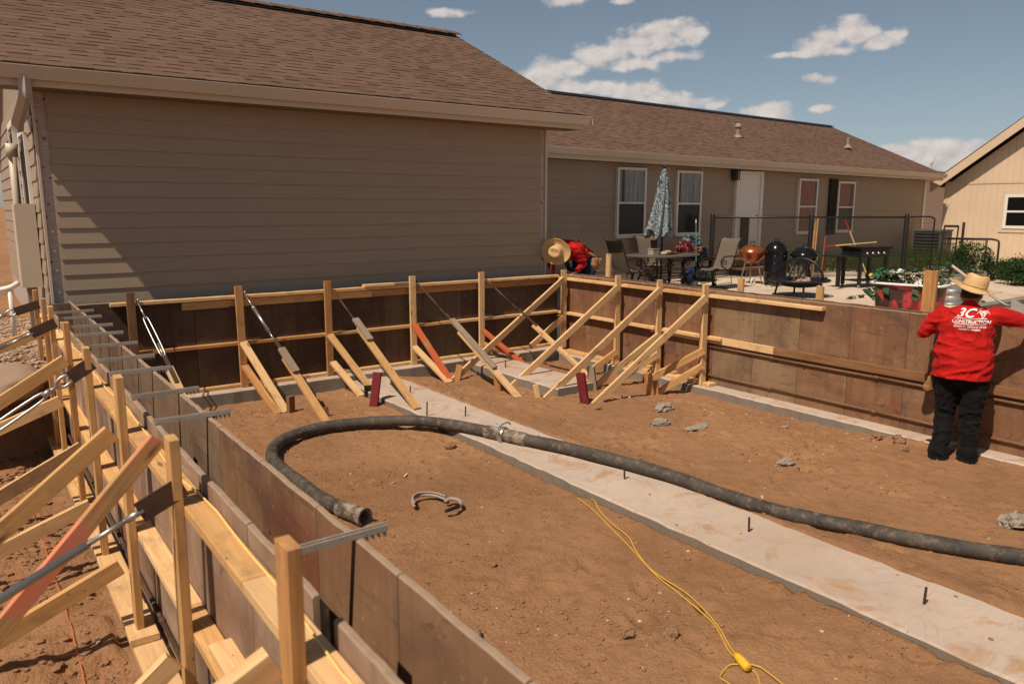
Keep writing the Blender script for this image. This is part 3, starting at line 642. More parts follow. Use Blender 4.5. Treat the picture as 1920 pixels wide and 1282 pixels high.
for sgn in (1, -1):
    m = MB(); e0 = Vector((0, yr + sgn * (ye - yr + .34), ze - .34 * pitch)); r0 = Vector((0, yr, zg(yr)))
    P = [e0 + Vector((0, 0, .0)), r0, r0 + Vector((0, 0, .30)), e0 + Vector((0, 0, .30))]
    m.add([(x, p.y, p.z) for x in (26.62, 26.66) for p in P], [(0, 1, 2, 3), (7, 6, 5, 4), (0, 4, 5, 1), (3, 2, 6, 7), (0, 3, 7, 4), (1, 5, 6, 2)]); m.build('rake_board', SHEDT, SD)
    m = MB(); P = [e0 + Vector((0, 0, .20)), r0 + Vector((0, 0, .20)), r0 + Vector((0, 0, .335)), e0 + Vector((0, sgn * .05, .335))]
    m.add([(x, p.y, p.z) for x in (26.665, 31.2) for p in P], [(0, 1, 2, 3), (7, 6, 5, 4), (0, 4, 5, 1), (3, 2, 6, 7), (0, 3, 7, 4)]); m.build('roof_slope', SHING, SD)
wy0, wy1, wz0, wz1 = 9.55, 10.78, 1.62, 2.68
m = MB(); t_ = .09; m.b2((26.95, wy0, wz0), (26.999, wy0 + t_, wz1)).b2((26.95, wy1 - t_, wz0), (26.999, wy1, wz1)).b2((26.95, wy0 + t_, wz1 - t_), (26.999, wy1 - t_, wz1)).b2((26.95, wy0 + t_, wz0), (26.999, wy1 - t_, wz0 + t_)).b2((26.955, wy0 + t_, 2.12), (26.999, wy1 - t_, 2.18)); sw_ = m.build('window', TRIMW, SD)
MB().b2((26.975, wy0 + t_, wz0 + t_), (26.98, wy1 - t_, 2.119)).build('pane', BLACKG, sw_); MB().b2((26.965, wy0 + t_, 2.181), (26.97, wy1 - t_, wz1 - t_)).build('pane', BLACKG, sw_)
m = MB(); m.b2((26.975, wy0 - .12, wz0 - .12), (26.9985, wy1 + .12, wz0 - .003)).b2((26.975, wy0 - .12, wz1 + .003), (26.9985, wy1 + .12, wz1 + .12)).b2((26.975, wy1 + .003, wz0 - .003), (26.9985, wy1 + .12, wz1 + .003)); m.build('casing', SHEDT, sw_)

# ------------------------------------------------------------------ pale house far behind
FH = thing('distant_house', 'cream house glimpsed in the gap beside the tan shed', 'house', (40, 22, .5))
MB().b2((37.5, 20, .3), (52, 30, 3.95)).build('wall', plain('cream_stucco', (.74, .62, .46), .8, 0, .2, .04, 2), FH)
m = MB(); m.add([(37, 19.5, 3.9), (52.5, 19.5, 3.75), (52.5, 24, 4.45), (37, 24, 4.85), (52.5, 30.5, 3.75), (37, 30.5, 3.9)], [(0, 1, 2, 3), (3, 2, 4, 5), (0, 3, 5), (1, 4, 2), (0, 5, 4, 1)]); m.build('roof', SHING, FH)
m = MB(); m.tube([(49.1, 24, 4.5), (49.25, 24, 4.98)], .03, 6); m.tube([(49.25, 24, 4.98), (49.7, 24, 5.4)], .025, 6); m.tube([(49.0, 24, 4.9), (49.4, 24, 5.0)], .025, 6); m.build('antenna', DOWNSP, FH)
# ------------------------------------------------------------------ concrete formwork
def formmat(name, ca, cb, red, stain, tan):
    q = M_(name, .8, 0, .08); v = q.co('Object', (1, 1, 1), True); a = q.noise(v, 1.7, 6, .6, .5); st = q.noise(q.co('Object', (14, 14, 1.1), True), 1.0, 5, .6); b = q.noise(v, 4.5, 6, .7, 1.2)
    c = q.mix(q.rng(a, .35, .65), ca, cb); c = q.mix(q.rng(st, .45, .75, 0, .6), c, val(ca, .55)); rd = q.rand()
    c = q.mix(q.rng(q.noise(q.co('Object', (.9, .9, 1.4), True), 1.3, 4), .48, .68, 0, .75), c, red)
    c = q.mix(q.math('MULTIPLY', q.rng(rd, .5, 1, 0, 1), tan), c, (.33, .235, .145))
    p1_ = q.noise(q.co('Object', (.8, .8, 1.0), True), 1.1, 4, .6, .6); c = q.mix(q.rng(p1_, .50, .66, 0, .7), c, (.095, .055, .045)); p2_ = q.noise(q.co('Object', (1.2, 1.2, .7), True), 1.6, 4, .6); c = q.mix(q.rng(p2_, .56, .72, 0, .55), c, val(cb, 1.35))
    hz = q.noise(q.co('Object', (1.5, 1.5, 16), True), 1.3, 4, .6); c = q.mix(q.rng(hz, .58, .72, 0, .45), c, (.07, .04, .027))
    c = q.mix(q.rng(b, .60, .68, 0, stain), c, (.05, .03, .02)); c = q.mix(q.rng(q.noise(v, 26, 4), .62, .75, 0, .5), c, (.38, .28, .18))
    dt = q.voro(q.co('Object', (3.1, 3.1, 3.1), True), 1.0); c = q.mix(q.rng(dt, .028, .04, .85, 0), c, (.02, .012, .008)); q.set('Base Color', c); q.bump(st, .15, .003); return q.m
FORM = formmat('form_panel_rusty', (.20, .105, .056), (.265, .15, .085), (.19, .066, .035), .6, .18)
FORMB = formmat('form_panel_shaded', (.085, .055, .036), (.13, .085, .055), (.075, .038, .025), .5, .15)  # panel colour darkened to carry the shade below the walers
FORMT = formmat('form_panel_tan', (.20, .132, .075), (.255, .175, .105), (.165, .085, .045), .95, .3)
FORML = formmat('form_panel_worn', (.285, .20, .14), (.345, .25, .18), (.21, .11, .07), .4, .3)
FORMI = formmat('form_panel_inner', (.175, .12, .082), (.225, .16, .112), (.16, .082, .05), .45, .2)
TIEM = plain('cement_dusted_steel', (.40, .345, .28), .7, .15, .25, .25, 22, .2)
RUSTP = plain('rust_pipe', (.20, .105, .055), .8, .1, .2, .35, 18, .3)
PLYE = plain('ply_edge', (.30, .215, .15), .8, 0, .2, .25, 22, .3)
def panel(parent, p0, along, w, h, t, nrm, mat, z0, edge=True, seed=0):
    """form panel standing at z0: p0 lower corner on the face, nrm towards the face side"""
    r = random.Random(seed); al = Vector(along).normalized(); nr = Vector(nrm).normalized(); L = w - .007
    m = MB(); ins = .006
    n = 8; tops = [h + r.uniform(-.004, .003) for _ in range(n + 1)]
    vs = []; fs = []; mi = []
    for i in range(n + 1):
        x = L * i / n; vs += [(x, 0, 0), (x, 0, tops[i] - ins), (x, -t * .25, tops[i]), (x, -t, tops[i]), (x, -t, 0)]
    for i in range(n):
        for k in range(4): fs.append((i * 5 + k, (i + 1) * 5 + k, (i + 1) * 5 + k + 1, i * 5 + k + 1)); mi.append(1 if k in (1, 2) else 0)
    fs += [(0, 1, 2, 3, 4), tuple(n * 5 + k for k in (4, 3, 2, 1, 0))]; mi += [1, 1]
    m.v = vs; m.f = fs; m.m = mi
    mt = Matrix((al, nr, Vector((0, 0, 1)))).transposed().to_4x4(); mt.translation = Vector(p0) + Vector((0, 0, z0))
    return m.build('panel', [mat, PLYE], parent, matrix=mt)
# ---- left form (double)
LF = thing('formwork', 'double row of plywood forms with steel ties along the left side', 'formwork', (.82, 5, 0))
ys = [1.86 + .62 * k for k in range(-5, 13)]
for k, y in enumerate(ys):
    if y > 9.3: continue
    panel(LF, (.932, y, 0), (0, 1, 0), .62, 1.225, .02, (-1, 0, 0), FORMI if y > 3.3 else FORM, 0, seed=k)
    panel(LF, (.69, y + (.03 if abs(y - 1.86) < .01 else 0), 0), (0, 1, 0), .62 - (.03 if abs(y - 1.86) < .01 else 0) - (.11 if abs(y - 1.24) < .01 else 0), 1.222, .02, (-1, 0, 0), FORML, 0, seed=k + 50)
for y in ys:   # dark steel fillers behind the seams
    if 0 < y < 9.4: MB().b2((.954, y - .03, .02), (.962, y + .026, 1.20)).build('seam_strap', BLACK, LF); MB().b2((.711, y - .03, .02), (.716, y + .026, 1.20)).build('seam_strap', BLACK, LF)
MB().b2((.72, 9.55, 0), (.93, 9.575, 1.23)).build('end_panel', FORML, LF)
tys = [8.68, 8.18, 7.54, 7.02, 6.40, 5.76, 5.27, 4.53, 3.93, 2.15]
for k, y in enumerate(tys):
    m = MB(); w = .011; x0, x1 = .685, 1.045; z0 = 1.228; yy = random.uniform(-.012, .012)
    for s in (-1, 1): m.add([(x0, y + s * w - .002, z0), (x1, y + s * w - .002 - yy, z0), (x1, y + s * w - .002 - yy, z0 + .022), (x0, y + s * w - .002, z0 + .022), (x0, y + s * w + .002, z0), (x1, y + s * w + .002 - yy, z0), (x1, y + s * w + .002 - yy, z0 + .022), (x0, y + s * w + .002, z0 + .022)], [(0, 1, 2, 3), (4, 7, 6, 5), (3, 2, 6, 7), (0, 4, 5, 1), (0, 3, 7, 4), (1, 5, 6, 2)])
    m.add([(x0, y - w, z0 + .004), (x1, y - w - yy, z0 + .004), (x1, y + w - yy, z0 + .004), (x0, y + w, z0 + .004)], [(0, 1, 2, 3)])
    for t in range(4):
        xa = .962 + t * .021; m.extrude([(0, 0), (.019, 0), (.016, -.022)], (xa, y - .006 - yy, z0), (xa, y + .006 - yy, z0), (0, 0, 1))
    to = m.build('tie_bar', TIEM, LF)
    m = MB(); m.tube([(x0 + .01, y, z0 + .0), (x0 + .01, y, z0 - .05), (x0 + .03, y, z0 - .055)], .004, 6); m.tube([(.955, y - yy, z0), (.955, y - yy, z0 - .04)], .004, 6); m.build('hook', RUST, to)
def run(parent, x, z, y0, y1, lens, w, h, mat, axis='y', gap=.004, jit=.004, up=(0, 0, 1)):
    a = y0; i = 0
    while a < y1 - .02:
        e = min(a + lens[i % len(lens)], y1); j = random.uniform(-jit, jit)
        p0, p1 = ((x + j, a, z), (x + j, e - gap, z)) if axis == 'y' else ((a, x + j, z), (e - gap, x + j, z))
        lumber('waler', p0, p1, w, h, mat[i % len(mat)] if isinstance(mat, list) else mat, parent, up); a = e; i += 1
run(LF, .643, 1.131, .3, 9.5, [1.93, 2.44, 2.44, 2.44], .089, .038, [WOODL, WOOD, WOOD])
run(LF, .643, .601, .3, 9.5, [2.9, 1.2, 3.0], .089, .038, [WOOD, WOODL, WOOD])
run(LF, .595, .021, .6, 9.4, [2.2, 1.25, 2.44], .14, .038, [WOOD, WOODL, WOODL])
lumber('scrap_block', (.65, 2.32, .641), (.652, 2.78, .641), .088, .038, WOODL, LF)
lumber('scrap_block', (.58, 4.05, .060), (.585, 4.42, .060), .14, .036, WOODL, LF)
m = MB()
for k in range(8): m.tube([(.672, .8 + k * 1.1, .125), (.672, 1.87 + k * 1.1, .125)], .013, 10); m.tube([(.672, 1.86 + k * 1.1, .125), (.672, 1.9 + k * 1.1, .125)], .017, 10)
m.build('pipe', RUST, LF, smooth=True)
ups = [(9.04, 1.44), (8.15, 1.44), (7.48, 1.44), (6.37, 1.44), (5.33, 1.41), (4.15, 1.44), (2.99, 1.415), (1.735, 1.465)]
for k, (y, zt_) in enumerate(ups):
    ln = random.uniform(-.012, .012); lumber('upright', (.577, y + .03 + ln, -.02), (.577, y + ln * .2, zt_), .089, .038, (WOODR, WOODR, WOOD, WOODR, WOOD, WOOD, WOOD, WOODR)[k], LF, (1, 0, 0))
LB = [((.55, 6.33, 1.17), (-1.45, 6.33, -.05), WOOD, .038), ((.50, 6.42, .85), (-1.77, 6.6, -.05), WOODL, .038), ((.53, 4.19, 1.15), (-.99, 4.19, -.06), WOOD, .04), ((.51, 5.38, .76), (-1.15, 5.38, -.05), WOODL, .038),
      ((.54, 3.055, 1.40), (-.82, 3.055, -.05), WOODP, .036), ((.515, 4.20, .43), (-.67, 4.2, -.05), WOOD, .038), ((.515, 5.30, .40), (-.83, 5.25, -.05), WOODL, .038), ((.51, 7.53, 1.23), (-2.9, 7.6, -.05), WOOD, .038),
      ((.515, 2.95, .545), (-.25, 2.95, -.05), WOODL, .038), ((.545, 1.80, 1.125), (-1.2, 1.8, .33), WOODL, .05)]
for a, c_, mt, w in LB: lumber('brace', a, c_, w, .086 if mt is not WOODP else .062, mt, LF, (0, 0, 1))
def plate_rod(parent, p0, p1, y, L, split=None):
    """perforated plate nailed to an upright plus a threaded rod running down"""
    p0 = Vector(p0); p1 = Vector(p1); d = (p1 - p0).normalized(); mt, _ = frame(p0, p1, (0, 0, 1))
    m = MB(); n = 8
    m.box((L / 2, 0, 0), (L, .006, .085)); pl = m.build('brace_plate', RUST, parent, matrix=mt)
    m = MB()
    for x, z in ((.03, .02), (.03, -.02), (L * .45, .0), (L * .55, .018)): m.lathe([(0, .004), (.006, .003), (.008, 0)], (0, 0, 0), 8); 
    m = MB(); Ln = (p1 - p0).length
    if split:   # turnbuckle loop
        s0, s1 = split; eye = [(L * .92 + .05 + .05 * math.cos(a), -.012, .03 * math.sin(a)) for a in [k * math.pi / 8 for k in range(16)]]; m.tube(eye, .010, 8, closed=True)
        m.tube([(L * .92 + .1, -.012, 0), (s0, -.012, 0)], .011, 8); m.tube([(s0 - .03, -.012, 0), (s0 + .03, -.012, 0)], .02, 8)
        for z in (-.022, .022): m.tube(smooth_path([(s0, -.012, 0), (s0 + .06, -.012, z), (s1 - .06, -.012, z), (s1, -.012, 0)], 4), .009, 8)
        m.tube([(s1, -.012, 0), (Ln, -.012, 0)], .011, 8)
    else:
        m.tube([(L * .9, -.008, 0), (L + .05, -.008, 0)], .014, 8); m.tube([(L + .04, -.008, 0), (L + .2, -.008, 0)], .010, 8); m.tube([(L + .19, -.008, 0), (Ln, -.008, 0)], .016, 10)
    m.build('rod', STEEL, pl, smooth=True, matrix=mt)
plate_rod(LF, (.60, 2.955, 1.232), (-2.0, 2.955, .055), 3, .175)
plate_rod(LF, (.60, 5.29, 1.315), (-1.58, 5.29, -.05), 5.3, .15, (.30, .75))
plate_rod(LF, (.60, 7.43, 1.305), (-2.5, 7.43, -.05), 7.4, .20)
plate_rod(LF, (.60, 8.99, 1.30), (-2.8, 8.99, .3), 8.9, .22, (.34, .9))

# ---- back form
BF = thing('formwork', 'shaded plywood form wall standing along the house foundation', 'formwork', (4.3, 9.45, 0))
xs_ = [.96 + .62 * k for k in range(11)]
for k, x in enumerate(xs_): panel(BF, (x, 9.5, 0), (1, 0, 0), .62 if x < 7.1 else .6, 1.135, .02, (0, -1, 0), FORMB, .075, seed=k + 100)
for k, x in enumerate(xs_): MB().b2((x - .03, 9.522, .09), (x + .026, 9.53, 1.18)).build('seam_strap', BLACK, BF)
run(BF, 9.454, 1.190, 1.30, 7.72, [1.25, 2.9, 3.2], .088, .038, [WOODL, WOOD, WOODL], 'x')
run(BF, 9.478, 1.115, 2.05, 7.70, [2.44, 2.0, 2.44], .038, .089, [WOOD, WOODR, WOODR], 'x')
run(BF, 9.455, .620, 1.30, 7.72, [2.44, 2.1, 2.44], .086, .038, [WOODR, WOOD, WOODL], 'x')
run(BF, 9.452, .097, 1.1, 7.60, [2.44, 2.44], .09, .038, [WOOD, WOODL], 'x')
run(BF, 9.44, 1.228, 4.35, 5.12, [.45, .5], .088, .034, [WOODL, WOODG], 'x'); 
bu = [(1.5, WOODD), (2.69, WOODR), (3.82, WOODR), (5.06, WOODL), (6.21, WOODL)]
for x, mt in bu: j = random.uniform(-.012, .012); lumber('upright', (x + j, 9.388, .08), (x, 9.388, 1.325), .089, .038, mt, BF, (0, -1, 0))
BB = [((2.70, 9.35, .64), (2.91, 8.54, -.09), WOODL), ((2.70, 9.35, .345), (2.80, 8.51, -.09), WOODR), ((3.81, 9.35, .63), (4.11, 8.74, -.05), WOOD), ((3.84, 9.35, .26), (3.93, 8.69, -.08), WOODL),
      ((5.06, 9.35, .65), (5.27, 8.72, -.08), WOODO), ((5.05, 9.35, .34), (5.22, 8.69, -.08), WOODL), ((6.19, 9.33, .47), (6.64, 8.82, -.06), WOODO), ((6.21, 9.33, .26), (6.68, 9.02, .045), WOODR)]
for a, c_, mt in BB: lumber('brace', a, c_, .089, .038, mt, BF, (0, -.5, 1))
def turnbuckle(parent, T, G, f1, f0, style, bmat, plank=None):
    """eye bolt on the waler, threaded rods and body, flat strap nailed on a board that runs to the ground"""
    T = Vector(T); G = Vector(G); d = G - T; L = d.length; mt, _ = frame(T, G, (0, -.4, 1)); a = f1 * L
    m = MB(); eye = [(.03 * math.cos(q_), 0, .03 * math.sin(q_)) for q_ in [k * math.pi / 7 for k in range(14)]]; m.tube(eye, .009, 6, closed=True); m.tube([(.03, 0, 0), (a * .32, 0, 0)], .009, 8)
    if style == 'loop':
        for y in (-.026, .026): m.tube(smooth_path([(a * .30, 0, 0), (a * .35, y, 0), (a * .9, y, 0), (a * .95, 0, 0)], 4), .009, 8)
    elif style == 'pipe': m.tube([(a * .30, 0, 0), (a * .78, 0, 0)], .020, 10); m.tube([(a * .29, 0, 0), (a * .33, 0, 0)], .026, 10)
    else: m.tube([(a * .30, 0, 0), (a * .78, 0, 0)], .013, 8)
    m.tube([(a * .75, 0, 0), (a, 0, 0)], .009, 8)
    o = m.build('turnbuckle', STEEL if style != 'rod' else RUST, parent, matrix=mt, smooth=True)
    m = MB(); m.box((a + .16, 0, .012), (.36, .045, .008)); m.build('strap', RUST, o, matrix=mt)
    P = lambda f, h: T + d * f + (mt.to_3x3() @ Vector((0, 0, h)))
    lumber('brace', P(f0, -.014), P(1.0, -.014), .089, .038, bmat, parent, (0, -.4, 1))
    if plank: lumber('splice_block', P(plank[0], .025), P(plank[1], .025), .085, .038, WOODG, parent, (0, -.4, 1))
turnbuckle(BF, (1.57, 9.40, 1.225), (1.86, 8.05, -.09), .44, .50, 'loop', WOODL)
turnbuckle(BF, (2.76, 9.40, 1.235), (3.14, 7.87, -.09), .40, .52, 'pipe', WOOD, (.46, .64))
turnbuckle(BF, (3.88, 9.40, 1.235), (4.05, 7.45, .02), .30, .36, 'rod', WOOD, (.30, .48))
turnbuckle(BF, (5.15, 9.40, 1.225), (5.49, 7.41, -.09), .30, .44, 'rod', WOODL, (.35, .76))
turnbuckle(BF, (6.28, 9.40, 1.225), (7.11, 7.98, -.09), .34, .48, 'rod', WOODL, None)
def stake(parent, x, y, z0, z1, lean, w, t, mat, rz=0.0, name='stake'):
    p0 = Vector((x, y, z0)); p1 = Vector((x + lean[0], y + lean[1], z1)); return lumber(name, p0, p1, w, t, mat, parent, (math.cos(rz), math.sin(rz), 0))
stake(BF, 2.96, 8.52, -.15, .10, (0, 0), .05, .09, WOODD, .4); stake(BF, 3.98, 8.60, -.15, .07, (0, 0), .09, .045, WOODB, 1.4)
stake(BF, 3.80, 8.10, -.15, .33, (.10, .05), .10, .04, WOODRED, .7); stake(BF, 5.33, 8.72, -.15, .14, (.09, .02), .085, .04, WOODR, .9)
stake(BF, 5.47, 7.87, -.15, .18, (-.05, 0), .08, .03, WOODR, .6); stake(BF, 3.21, 8.05, -.15, .03, (0, .02), .04, .04, WOODD)

# ---- right form
RFm = thing('formwork', 'long form wall along the patio with braced uprights and rusty pipes', 'formwork', (7.8, 4, 0))
ysr = [9.45 - .62 * k for k in range(18)]
for k, y in enumerate(ysr):
    y0 = y - .62
    if y0 < -1.6: continue
    mtp = FORMT if 5.5 < y < 6.5 else FORM
    panel(RFm, (7.78, y, 0), (0, -1, 0), .62, 1.222, .02, (-1, 0, 0), mtp, .0, seed=k + 200)
    panel(RFm, (8.04, y, 0), (0, -1, 0), .62, 1.215, .02, (1, 0, 0), FORM, .0, seed=k + 230)
    MB().b2((7.802, y - .03, .02), (7.81, y + .026, 1.2)).build('seam_strap', BLACK, RFm)
run(RFm, 7.734, 1.158, 4.80, 9.41, [1.6, 1.45, 1.6], .089, .038, [WOODL, WOOD, WOODL])
run(RFm, 7.734, .618, 6.17, 9.41, [1.15, 1.2, 1.0], .089, .038, [WOODL, WOODL])
lumber('waler', (7.757, 5.42, .588), (7.757, 7.42, .600), .038, .089, WOODL, RFm); lumber('waler', (7.757, 1.2, .585), (7.757, 5.415, .588), .038, .089, WOODD, RFm); lumber('waler', (7.757, -1.2, .58), (7.757, 1.19, .585), .038, .089, WOODD, RFm)
run(RFm, 7.70, .022, 6.25, 9.35, [1.3, 1.9], .14, .038, [WOODL, WOOD]); run(RFm, 7.715, .062, 6.9, 7.9, [1.0], .089, .036, WOOD)
for z in (.495, .122):
    a = 6.45; k = 0
    while a > -1.2:
        L = (1.0, 1.3, .9)[k % 3]; m = MB(); m.tube([(7.764, a, z + random.uniform(-.006, .006)), (7.764, a - L, z + random.uniform(-.006, .006))], .0155, 10); m.tube([(7.764, a - .02, z), (7.764, a + .03, z)], .019, 10); m.build('pipe', RUSTP, RFm, smooth=True); a -= L; k += 1
for y, mt in ((9.22, WOODL), (8.0, WOODL), (7.19, WOODL), (6.4, WOODL)): lumber('upright', (7.644, y - .015, .005 if y < 9 else .08), (7.644, y, 1.305), .038, .089, mt, RFm, (1, 0, 0)); lumber('cleat', (7.665, y + .04, .04), (7.67, y + .042, 1.0), .036, .06, WOODR, RFm, (1, 0, 0))
RB = [((7.62, 9.19, 1.165), (5.27, 8.74, -.09)), ((7.62, 9.19, .56), (6.95, 9.17, .16)), ((7.62, 7.965, 1.145), (5.78, 8.03, -.09)), ((7.62, 7.97, .20), (7.20, 8.05, -.05)), ((7.62, 7.155, 1.175), (5.72, 7.24, -.09)), ((7.62, 7.155, .55), (6.58, 7.30, -.06)), ((7.62, 7.155, .29), (7.1, 7.3, -.0)),
      ((7.62, 6.365, 1.145), (6.04, 6.69, -.09)), ((7.62, 6.365, .46), (7.03, 6.72, .10)), ((7.62, 6.365, .26), (7.10, 6.68, -.09)), ((7.62, 7.99, 1.0), (5.95, 7.55, -.06))]
for k, (a, c_) in enumerate(RB[:10]): lumber('brace', a, c_, .038, .089, WOODL if k not in (3, 8, 9) else WOOD, RFm, (0, 0, 1))
stake(RFm, 5.69, 7.30, -.15, .10, (-.05, .02), .07, .03, WOODL, .8); stake(RFm, 5.95, 6.72, -.15, .31, (-.05, .06), .11, .04, WOODRED, .35); stake(RFm, 6.49, 7.17, -.15, .25, (-.05, .03), .10, .04, WOODG, .4); stake(RFm, 6.98, 6.63, -.15, .21, (-.07, .02), .10, .045, WOODR, .4); stake(RFm, 7.06, 6.60, -.15, .10, (-.03, .02), .05, .04, WOODR, .4)
for x, y, z1, w, mt in ((8.24, 8.85, 1.55, .085, WOODL), (8.24, 6.33, 1.36, .085, WOOD), (8.24, 5.18, 1.35, .085, WOOD), (8.24, 3.92, 1.62, .135, WOODR)): stake(RFm, x, y, .3, z1, (.0, random.uniform(-.015, .015)), w, .04, mt, 0.0)
# ------------------------------------------------------------------ patio things
PZ = .55
def pm(name, c, **k): return plain(name, c, **k)
SLING = cloth('chair_sling', (.145, .118, .088), 60, .9, .06); BRONZE = pm('bronze_frame', (.028, .022, .018), rough=.45, metal=.4)
COPPER = pm('copper_enamel', (.33, .10, .035), rough=.28, metal=.6, spec=.5); TABLETOP = pm('table_top', (.105, .09, .075), rough=.35, sc=30)
def arc(c, r, a0, a1, n=14, plane='xz', r1=None):
    r1 = r if r1 is None else r1; out = []
    for k in range(n + 1):
        f = k / n; a = R(a0 + (a1 - a0) * f); q_ = r + (r1 - r) * f
        out.append((c[0] + q_ * math.cos(a), c[1], c[2] + q_ * math.sin(a)) if plane == 'xz' else (c[0] + q_ * math.cos(a), c[1] + q_ * math.sin(a), c[2]))
    return out
def patio_chair(loc, rz, label):
    """high-back sling swivel chair; local +x is forward"""
    t = thing('patio_chair', label, 'chair', loc, 'sling chairs around the patio table', rz); Mw = wmat(t)
    def bd(mb, nm, mt, par=None, **k): o = mb.build(nm, mt, par or t, matrix=Mw, **k); return o
    back = [(-.17, .44), (-.24, .60), (-.31, .80), (-.37, .98), (-.42, 1.06), (-.47, 1.07)]; seat = [(-.17, .44), (-.05, .415), (.12, .42), (.27, .445), (.33, .425)]
    for nm, pr in (('back_sling', back), ('seat_sling', seat)):
        m = MB(); pr2 = [(p.x, p.y) for p in smooth_path([(a, b_, 0) for a, b_ in pr], 4)]
        for i in range(len(pr2) - 1):
            for j in range(6):
                y0, y1 = -.25 + j * .5 / 6, -.25 + (j + 1) * .5 / 6; sag = lambda y: -.018 * (1 - (y / .25) ** 2)
                q_ = [(pr2[i][0], y0, pr2[i][1] + sag(y0)), (pr2[i][0], y1, pr2[i][1] + sag(y1)), (pr2[i + 1][0], y1, pr2[i + 1][1] + sag(y1)), (pr2[i + 1][0], y0, pr2[i + 1][1] + sag(y0))]; m.add(q_, [(0, 1, 2, 3)]); m.add([(a, b_, c_ - .006) for a, b_, c_ in q_], [(3, 2, 1, 0)])
        bd(m, nm, SLING, smooth=True)
    for s in (-.27, .27):
        m = MB(); m.tube(smooth_path([(a, s, b_) for a, b_ in back], 4), .014, 8); m.tube(smooth_path([(a, s, b_) for a, b_ in seat], 4), .014, 8); bd(m, 'side_rail', BRONZE, smooth=True)
        m = MB(); p = smooth_path([(-.27, s * 1.1, .68), (-.12, s * 1.13, .70), (.08, s * 1.15, .69), (.17, s * 1.15, .62), (.14, s * 1.13, .50), (.02, s * 1.1, .44)], 5); m.tube(p, .015, 8)
        m.tube([(a, s * 1.13, b_) for a, _, b_ in arc((.06, 0, .585), .075, 60, -420, 26, 'xz', .015)], .010, 6); bd(m, 'arm', BRONZE, smooth=True)
    m = MB(); m.tube([(-.05, -.27, .40), (-.05, .27, .40)], .013, 8); m.tube([(.18, -.27, .41), (.18, .27, .41)], .013, 8); m.tube([(-.05, 0, .39), (.1, 0, .36), (.06, 0, .10)], .03, 8); bd(m, 'pedestal', BRONZE)
    m = MB(); m.lathe([(.0, .0), (.30, .0), (.31, .02), (.28, .035), (.06, .06), (.04, .12)], (.04, 0, 0), 24); bd(m, 'swivel_base', BRONZE, smooth=True)
    m = MB(); 
    for s in (-.22, .22): m.tube([(-.2, s, .38), (-.26, s, .13), (.2, s, .10), (.30, s, .42)], .010, 6)
    bd(m, 'spring_frame', BRONZE)
    return t
patio_chair((13.15, 10.75, PZ), R(175), 'brown sling chair on the right side of the patio table')
patio_chair((11.15, 11.35, PZ), R(-8), 'brown sling chair just left of the patio table')
patio_chair((12.75, 12.15, PZ), R(-100), 'brown sling chair behind the patio table with back to the house')
patio_chair((10.25, 11.9, PZ), R(-30), 'brown sling chair half hidden behind the bending worker')
tb = thing('patio_table', 'dark oval metal patio table with scrolled legs', 'table', (12.15, 11.35, PZ))
m = MB(); m.lathe([(0, .70), (.93, .70), (.95, .715), (.95, .73), (.93, .74), (0, .74)], (12.15, 11.35, PZ), 40, sx=1.0, sy=.62); m.build('table_top', TABLETOP, tb, angle=40)
for sx in (-.55, .55):
    for sy in (-.3, .3):
        m = MB(); m.tube(smooth_path([(12.15 + sx * .8, 11.35 + sy * .8, PZ + .70), (12.15 + sx * .75, 11.35 + sy * .75, PZ + .4), (12.15 + sx, 11.35 + sy, PZ + .01)], 5), .02, 8); c = (12.15 + sx * .9, 11.35 + sy * .8, PZ + .56); m.tube(arc(c, .09, 90, -330, 22, 'xz', .02), .012, 6); m.build('leg', BRONZE, tb, smooth=True)
m = MB(); m.tube([(12.15 + .6 * math.cos(a), 11.35 + .33 * math.sin(a), PZ + .30) for a in [k * math.pi / 12 for k in range(24)]], .012, 6, closed=True); m.build('leg_ring', BRONZE, tb, smooth=True)
# closed umbrella
q = M_('umbrella_fabric', .85, 0, .15); v = q.co(); wv = q.N('ShaderNodeTexVoronoi', feature='SMOOTH_F1'); q.t.links.new(q.co('Object', (1, 1, .8)), wv.inputs['Vector']); wv.inputs['Scale'].default_value = 4.5
s_ = q.math('SINE', q.math('MULTIPLY', q.math('ADD', wv.outputs['Distance'], q.math('MULTIPLY', q.noise(v, 14, 4), .12)), 70)); c = q.mix(q.rng(s_, -.1, .7), (.075, .105, .12), (.30, .335, .335)); q.set('Base Color', c); UMB = q.m
um = thing('patio_umbrella', 'closed teal and white patterned umbrella standing in the table', 'umbrella', (12.15, 11.4, PZ))
ux, uy = 12.15, 11.4
m = MB(); m.tube([(ux, uy, PZ), (ux, uy, 3.02)], .022, 10); m.build('pole', BLACK, um, smooth=True)
m = MB(); m.lathe([(0, 0), (.24, 0), (.25, .05), (.05, .12), (.04, .2), (0, .2)], (ux, uy, PZ), 20); m.build('base', BLACK, um, smooth=True)
m = MB(); m.lathe([(0, .0), (.03, .01), (.045, .05), (.03, .085), (0, .09)], (ux, uy, 3.06), 12); m.build('finial', BLACK, um, smooth=True)
